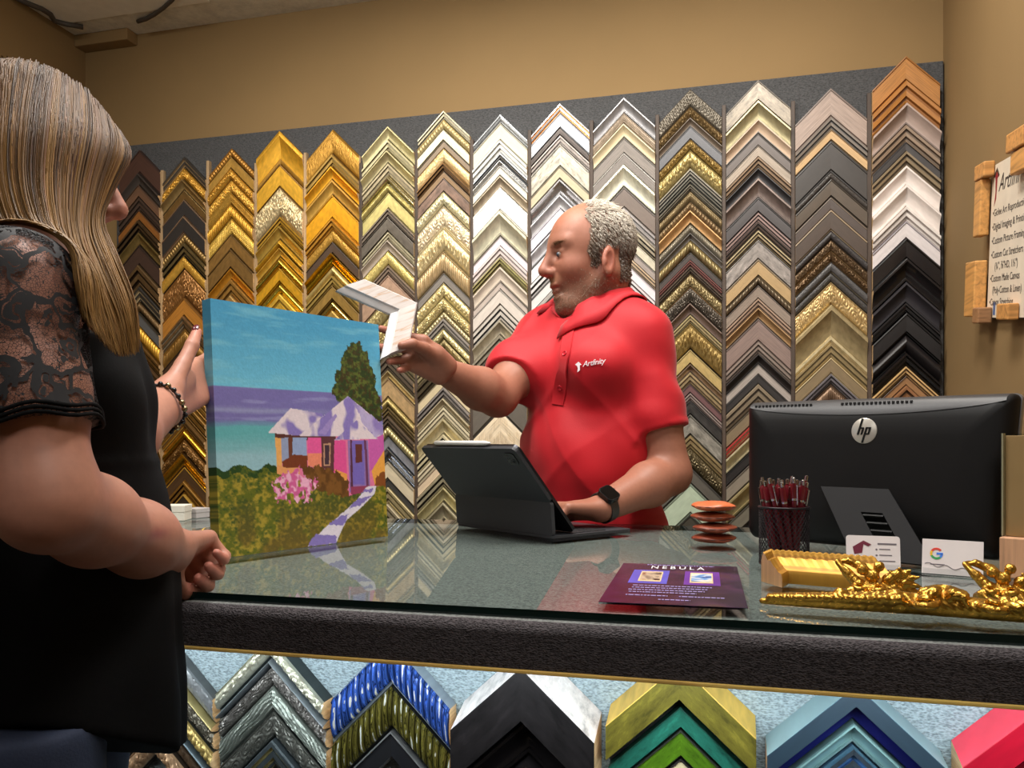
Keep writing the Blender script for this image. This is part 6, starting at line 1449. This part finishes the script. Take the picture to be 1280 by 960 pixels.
# ---- long hair
ROWS = [[(-92, 140), (-20, 80), (48, 79), (106, 110), (150, 166)], [(-104, 190), (-42, 150), (40, 148), (110, 163), (162, 196)], [(-102, 240), (-40, 222), (36, 222), (98, 228), (142, 236)],
        [(-90, 280), (-25, 276), (48, 280), (94, 286), (126, 276)], [(-62, 296), (0, 306), (66, 324), (108, 335), (142, 320)], [(-40, 302), (26, 320), (86, 356), (130, 392), (164, 378)], [(-24, 306), (44, 336), (104, 400), (144, 444), (169, 440)]]
DEP = [[.845, .875, .88, .88, .878], [.81, .80, .79, .80, .856], [.785, .77, .755, .772, .84], [.765, .745, .725, .75, .82], [.76, .73, .70, .735, .79], [.75, .72, .69, .735, .775], [.75, .72, .69, .74, .775]]
ROWS = np.array(ROWS, float); DEP = np.array(DEP)
R3 = np.concatenate([ROWS, DEP[..., None]], -1)      # rows, q, (px,py,D)
def crom(P, t):
    n = len(P) - 1; x = np.clip(t * n, 0, n - 1e-6); i = int(x); f = x - i
    p0, p1, p2, p3 = P[max(i - 1, 0)], P[i], P[i + 1], P[min(i + 2, n)]
    return .5 * ((2 * p1) + (-p0 + p2) * f + (2 * p0 - 5 * p1 + 4 * p2 - p3) * f * f + (-p0 + 3 * p1 - 3 * p2 + p3) * f ** 3)
allb = SDF(); wtorso(allb, .010); allb.chain([s1, s1 * .5 + e1_ * .5], [.048, .050], .02).cone(W(35, 335, .885), s1, .05, .046, .03).ell(Tw(-.012, 0, .036), np.array((.108, .087, .100)) * hs, HW, .02).ell(Tw(.022, 0, .0), np.array((.08, .074, .085)) * hs, HW, .02)
def hp(q, t):
    a = crom([crom(r, q) for r in R3], t); return a
def pushed(p, lift=.004):
    for _ in range(4):
        v = float(allb(p[None])[0])
        if v > lift: break
        e = 2e-3; g = np.array([float(allb((p + e * np.eye(3)[k])[None])[0]) - v for k in range(3)]); p = p + nrm(g - np.dot(g, UP) * UP * .6) * (lift - v)
    return p
med = HW[1]
def mirror(p): d = np.dot(p - hW, med); return p - 2 * d * med
NQ, NTt = 30, 30
grid = np.array([[pushed(W(*hp(i / NQ, j / NTt))) for j in range(NTt + 1)] for i in range(NQ + 1)])
def grid_at(q, t):
    x = np.clip(q * NQ, 0, NQ - 1e-6); y = np.clip(t * NTt, 0, NTt - 1e-6); i = int(x); j = int(y); fx = x - i; fy = y - j
    return (grid[i, j] * (1 - fx) + grid[i + 1, j] * fx) * (1 - fy) + (grid[i, j + 1] * (1 - fx) + grid[i + 1, j + 1] * fx) * fy
HC = [(76, 56, 38), (104, 78, 50), (150, 116, 70), (128, 96, 78), (54, 40, 28), (164, 132, 84), (106, 82, 58), (136, 102, 54)]
HCl = [np.array(lin(c)) * np.array((1.08, .95, .80)) for c in HC]
VV = []; FF = []; CC = []
# under-layer sheets, near and far side
for mir in (False, True):
    b0 = len(VV)
    for i in range(NQ + 1):
        for j in range(NTt + 1):
            p = grid[i, j]; c = nrm(p - (hW + UP * (p[2] - hW[2]) * .9)); p = p - c * .006
            VV.append(mirror(p) if mir else p); CC.append(HCl[4] * .9)
    for i in range(int(NQ * (.7 if mir else 1))):
        for j in range(int(NTt * .80)): a = b0 + i * (NTt + 1) + j; FF.append((a, a + 1, a + NTt + 2, a + NTt + 1))
rh = np.random.default_rng(21); locks = rh.uniform(0, 1, 70); lockc = [HCl[k] for k in rh.integers(0, len(HCl), 70)]
def strand(q, mir, flare):
    t0 = rh.uniform(0, .12); t1 = 1 - .24 * rh.random() ** 1.6; n = 20; ph = rh.uniform(0, 6); amp = rh.uniform(.0006, .0022); out = rh.uniform(-.003, .006) + flare
    li = int(np.argmin(np.abs(locks - q))); lq = locks[li]; cl = lockc[li]; mixc = HCl[rh.integers(0, len(HCl))]; w0 = rh.uniform(.0004, .00075); v = rh.uniform(.8, 1.15)
    pts = []
    for k in range(n):
        t = t0 + (t1 - t0) * k / (n - 1); qq = q + (lq - q) * .45 * t + .010 * math.sin(4 * t + ph) * t * t
        p = grid_at(qq, t); c = nrm(p - (hW + UP * (p[2] - hW[2]) * .9)); p = p + c * (out * (.3 + t)) + fW * amp * math.sin(9 * t + ph) * t
        pts.append(mirror(p) if mir else p)
    b0 = len(VV)
    for k, p in enumerate(pts):
        d = nrm(pts[min(k + 1, n - 1)] - pts[max(k - 1, 0)]); s_ = nrm(np.cross(d, DV)); u_ = np.cross(s_, d); w_ = w0 * (1 if k < n - 4 else (n - k) / 4.5)
        VV.extend([p + s_ * w_, p - s_ * w_ * .6 + u_ * w_ * .8, p - s_ * w_ * .6 - u_ * w_ * .8])
        t = k / (n - 1); root = np.clip(1 - t * 3.2, 0, 1) * .55; gold = np.clip(t * 1.6 - .5, 0, .45)
        c = (cl * .62 + mixc * .38) * v; c = c * (1 - root) + np.array(lin((80, 60, 44))) * root; c = c * (1 - gold) + np.array(lin((160, 122, 66))) * gold; CC.extend([c] * 3)
    for k in range(n - 1):
        for m_ in range(3): a = b0 + k * 3; FF.append((a + m_, a + (m_ + 1) % 3, a + 3 + (m_ + 1) % 3, a + 3 + m_))
for _ in range(3800): strand(rh.uniform(0, 1), False, 0)
for _ in range(700): strand(rh.uniform(0, .68), True, 0)
for _ in range(90): strand(rh.uniform(0, 1), False, .007)
mk('hair', np.array(VV), FF, vcol_mat('blonde_hair', .5, .3), woman, cols=np.array(CC), smooth=True)
def carve(name, o_, ax, parts, label, ext, mul=(1.5, 1.45, 1.3)):
    """parts in local (a along, b away from the customer, c up), metres"""
    ax = nrm(ax * np.array([1, 1, 0])); bx = np.array([-ax[1], ax[0], 0]); s = SDF()
    SB, SZ, SR_ = mul
    T = lambda p: o_ + ax * p[0] + bx * p[1] * SB + UP * p[2] * SZ
    for p in parts:
        if p[0] == 'ball': s.ell(T(p[1]), np.array(p[2]) * SR_ * .9, np.stack([ax, bx, UP]), .003)
        elif p[0] == 'leaf':
            pts, r = p[1], p[2]; n = len(pts); s.chain([T(q) for q in pts], [r * SR_ * (1 - .85 * abs(2 * k / (n - 1) - .7) ** 1.6 / 1.3 ** 1.6) + .0006 for k in range(n)], .0012)
        elif p[0] == 'tube': s.chain([T(q) for q in p[1]], [q * SR_ * .9 for q in p[2]], .0025)
        elif p[0] == 'spiral':
            c, R, turns, r, up, dirn = p[1:]; n = int(16 * turns); pts = []; rr = []
            for k in range(n + 1):
                f = k / n; a = dirn * 2 * PI * turns * f + up; q = R * (1 - .86 * f); pts.append(T((c[0] + q * math.cos(a), c[1] + q * math.sin(a), c[2] + .006 * f))); rr.append(r * SR_ * (1 - .35 * f))
            s.chain(pts, rr, .0012)
    s.disp(lambda P: -.0008 * np.abs(np.sin(((P - o_) @ ax) * 430 + 3.2 * np.sin(((P - o_) @ bx) * 240 + 2) + 2.4 * np.sin(P[:, 2] * 300))) + .0004)
    s.cut(o_ + UP * .0004, -UP, .001)
    lo = T((ext[0], ext[1], -.002)); hi = T((ext[2], ext[3], ext[4])); c4 = np.array([T((x, y, z)) for x in (ext[0], ext[2]) for y in (ext[1], ext[3]) for z in (-.002, ext[4])])
    V, Q = surface(s, c4.min(0), c4.max(0), .0011, 0, 2.6); org = T((0, 0, 0)); ob = organic(name, V - org, Q, ORN); ob.location = org
    tag(ob, label, 'carved ornament', 'gilded carved ornaments'); return ob
oA = gpt(952, 757); oA[2] = GZ; dA = gpt(1281, 781) - oA; LA = np.linalg.norm(dA[:2])
def fa(px): return np.dot(gpt(px, 757 + (px - 952) * .073) - oA, dA) / LA
P_ = []; ro = random.Random(9)
# long tail of overlapping leaves swelling towards the rosette
x1, x2, x3, x4 = fa(1045), fa(1125), fa(1180), fa(1240)
P_.append(('tube', [(0, .003, .003), (x1 * .5, .004, .004), (x1, .005, .006), (x2, .007, .008), (x3, .008, .008), (x4, .007, .007), (LA + .02, .005, .006)], [.0025, .0045, .0075, .0095, .010, .009, .007]))
k = 0; x = .004
while x < x2 - .008:
    g = .35 + .65 * x / x2; L = .014 * g + .007; w_ = .0034 * g + .0012
    for sgn in (-1, 1):
        P_.append(('leaf', [(x, .005, .004 * g), (x + L * .35, .005 + sgn * .005 * g, .008 * g + .003), (x + L * .75, .005 + sgn * .009 * g, .010 * g + .003), (x + L * 1.1, .005 + sgn * .0085 * g, .006 * g + .004)], w_))
    P_.append(('leaf', [(x, .005, .006 * g), (x + L * .4, .005, .012 * g + .002), (x + L, .005, .011 * g + .003)], w_ * .8)); x += L * .58
for dx, r in ((x1 + .004, .0055), (x2 - .004, .0075), (x2 + .006, .005)): P_.append(('ball', (dx, .004, .012), (r, r, r)))
# rosette
for k in range(11):
    a = math.radians(-25 + 230 * k / 10); R_ = .019
    P_.append(('leaf', [(x3, .006, .009), (x3 + R_ * .5 * math.cos(a), .006 + R_ * .45 * math.sin(a), .017), (x3 + R_ * math.cos(a), .006 + R_ * .75 * math.sin(a), .016), (x3 + R_ * 1.25 * math.cos(a), .006 + R_ * .9 * math.sin(a), .009)], .0042))
P_.append(('spiral', (x3 - .016, -.001, .009), .014, 1.6, .0030, 2.6, 1)); P_.append(('spiral', (x4, .001, .009), .013, 1.6, .0030, .4, -1)); P_.append(('ball', (x3 - .016, -.001, .013), (.0042,) * 3)); P_.append(('ball', (x4, .001, .013), (.004,) * 3))
x = x4 + .006
while x < LA + .01:
    for sgn in (-1, 1): P_.append(('leaf', [(x, .005, .006), (x + .007, .005 + sgn * .006, .013), (x + .015, .005 + sgn * .010, .012), (x + .020, .005 + sgn * .008, .007)], .0036))
    x += .0105
carve('carved_ornament', oA, dA, P_, 'long gilded strip of carved leaves lying along the front edge of the glass', (-.008, -.022, LA + .03, .03, .032))
def crest(c, d, flip, label, sc=1.):
    Q_ = []
    f = -1 if flip else 1
    Q_ += [('tube', [(-.040 * f * sc, .004, .026 * sc), (-.030 * f * sc, .002, .019 * sc), (-.016 * f * sc, 0, .009), (0, 0, .006), (.018 * f * sc, .001, .008), (.040 * f * sc, .003, .006)], [.0022, .0042, .006, .0075, .0065, .004])]
    Q_ += [('tube', [(-.041 * f * sc, .006, .027 * sc), (-.028 * f * sc, .009, .027 * sc), (-.014 * f * sc, .009, .023 * sc), (-.004 * f, .006, .016)], [.0018, .0034, .0044, .004])]
    for px_, z, r in ((-.013, .022, .0056), (-.003, .017, .0066), (.004, .025, .0050), (.014, .015, .0060), (.021, .019, .0042), (.030, .013, .0045)): Q_.append(('ball', (px_ * f * sc, .001, z * sc), (r * sc,) * 3))
    for k in range(7):
        a = math.radians(200 - 34 * k); Q_.append(('leaf', [(.026 * f * sc, .004, .010), (.026 * f * sc + .010 * math.cos(a), .002, .013 + .008 * math.sin(a)), (.028 * f * sc + .019 * math.cos(a), .0, .012 + .013 * math.sin(a))], .0034))
    for k in range(5): Q_.append(('leaf', [((-.03 + .012 * k) * f * sc, -.002, .003), ((-.026 + .012 * k) * f * sc, -.009, .006), ((-.02 + .012 * k) * f * sc, -.015, .003)], .0034))
    Q_.append(('spiral', (.004 * f, -.006, .006), .009, 1.4, .0024, 1., f)); Q_.append(('spiral', (-.018 * f * sc, -.005, .006), .009, 1.4, .0024, 2., -f))
    return carve('carved_ornament', c, d, Q_, label, (-.055, -.024, .055, .024, .044))
c = gpt(1094, 748); c[2] = GZ; crest(c, dA, False, 'gilded carved crest with three round lobes lying behind the leaf strip')
c = gpt(1258, 752); c[2] = GZ; crest(c, dA, False, 'gilded carved crest lying next to the wooden block, its tip curling up')
# ================================================================== LIGHT
def area(name, loc_, tgt, size, power, rgb=(1, .93, .82), sy=None, spread=None):
    d = bpy.data.lights.new(name, 'AREA'); d.energy = power; d.color = rgb; d.size = size
    if sy: d.shape = 'RECTANGLE'; d.size_y = sy
    if spread: d.spread = math.radians(spread)
    o = bpy.data.objects.new(name, d); COL.objects.link(o); o.location = loc_
    dr = Vector(tgt) - Vector(loc_); o.rotation_euler = dr.to_track_quat('-Z', 'Y').to_euler(); return o
for x, p in ((-1.75, 3), (-1.15, 6), (-.55, 8), (.1, 6.5)):
    area('wall_washer', (x, 1.5, 2.56), (x + .02, 2.6, 1.2), .16, p, (1, .96, .88), spread=120)
area('aisle_downlight', (-.75, 2.0, 2.57), (-.75, 1.95, 0), .2, 3, (1, .94, .86))
area('aisle_downlight', (.05, 1.8, 2.57), (.25, 1.95, .6), .2, 7, (1, .94, .86))
area('counter_downlight', (-.75, 1.05, 2.57), (-.7, 1.2, .9), .3, 9, (1, .97, .93), spread=110)
area('counter_downlight', (.1, 1.05, 2.57), (.05, 1.2, .9), .3, 6, (1, .97, .93), spread=110)
area('shop_light', (.36, -.1, 2.55), (-.6, 1.25, 1.1),   .5, 17, (1, .97, .93))
area('shop_light', (-1.3, -1.2, 2.55), (-1.0, .8, 1.0), .9, 8, (1, .97, .93))
pl_ = bpy.data.lights.new('ceiling_fill', 'POINT'); pl_.energy = 7; pl_.shadow_soft_size = .12; pl_.color = (1, .96, .88); po_ = bpy.data.objects.new('ceiling_fill', pl_); COL.objects.link(po_); po_.location = (-1.35, .9, 2.2)  # added fill light out of view, lifts the dark ceiling and left wall
area('under_counter_led', (-.5, CF + .03, GZ - .066), (-.5, LY + .02, .72), 2.1, 6.5, (.86, .96, 1.0), sy=.02)
w = bpy.data.worlds.new('world'); SC.world = w; w.use_nodes = True
w.node_tree.nodes['Background'].inputs['Color'].default_value = (.9, .85, .8, 1); w.node_tree.nodes['Background'].inputs['Strength'].default_value = .05
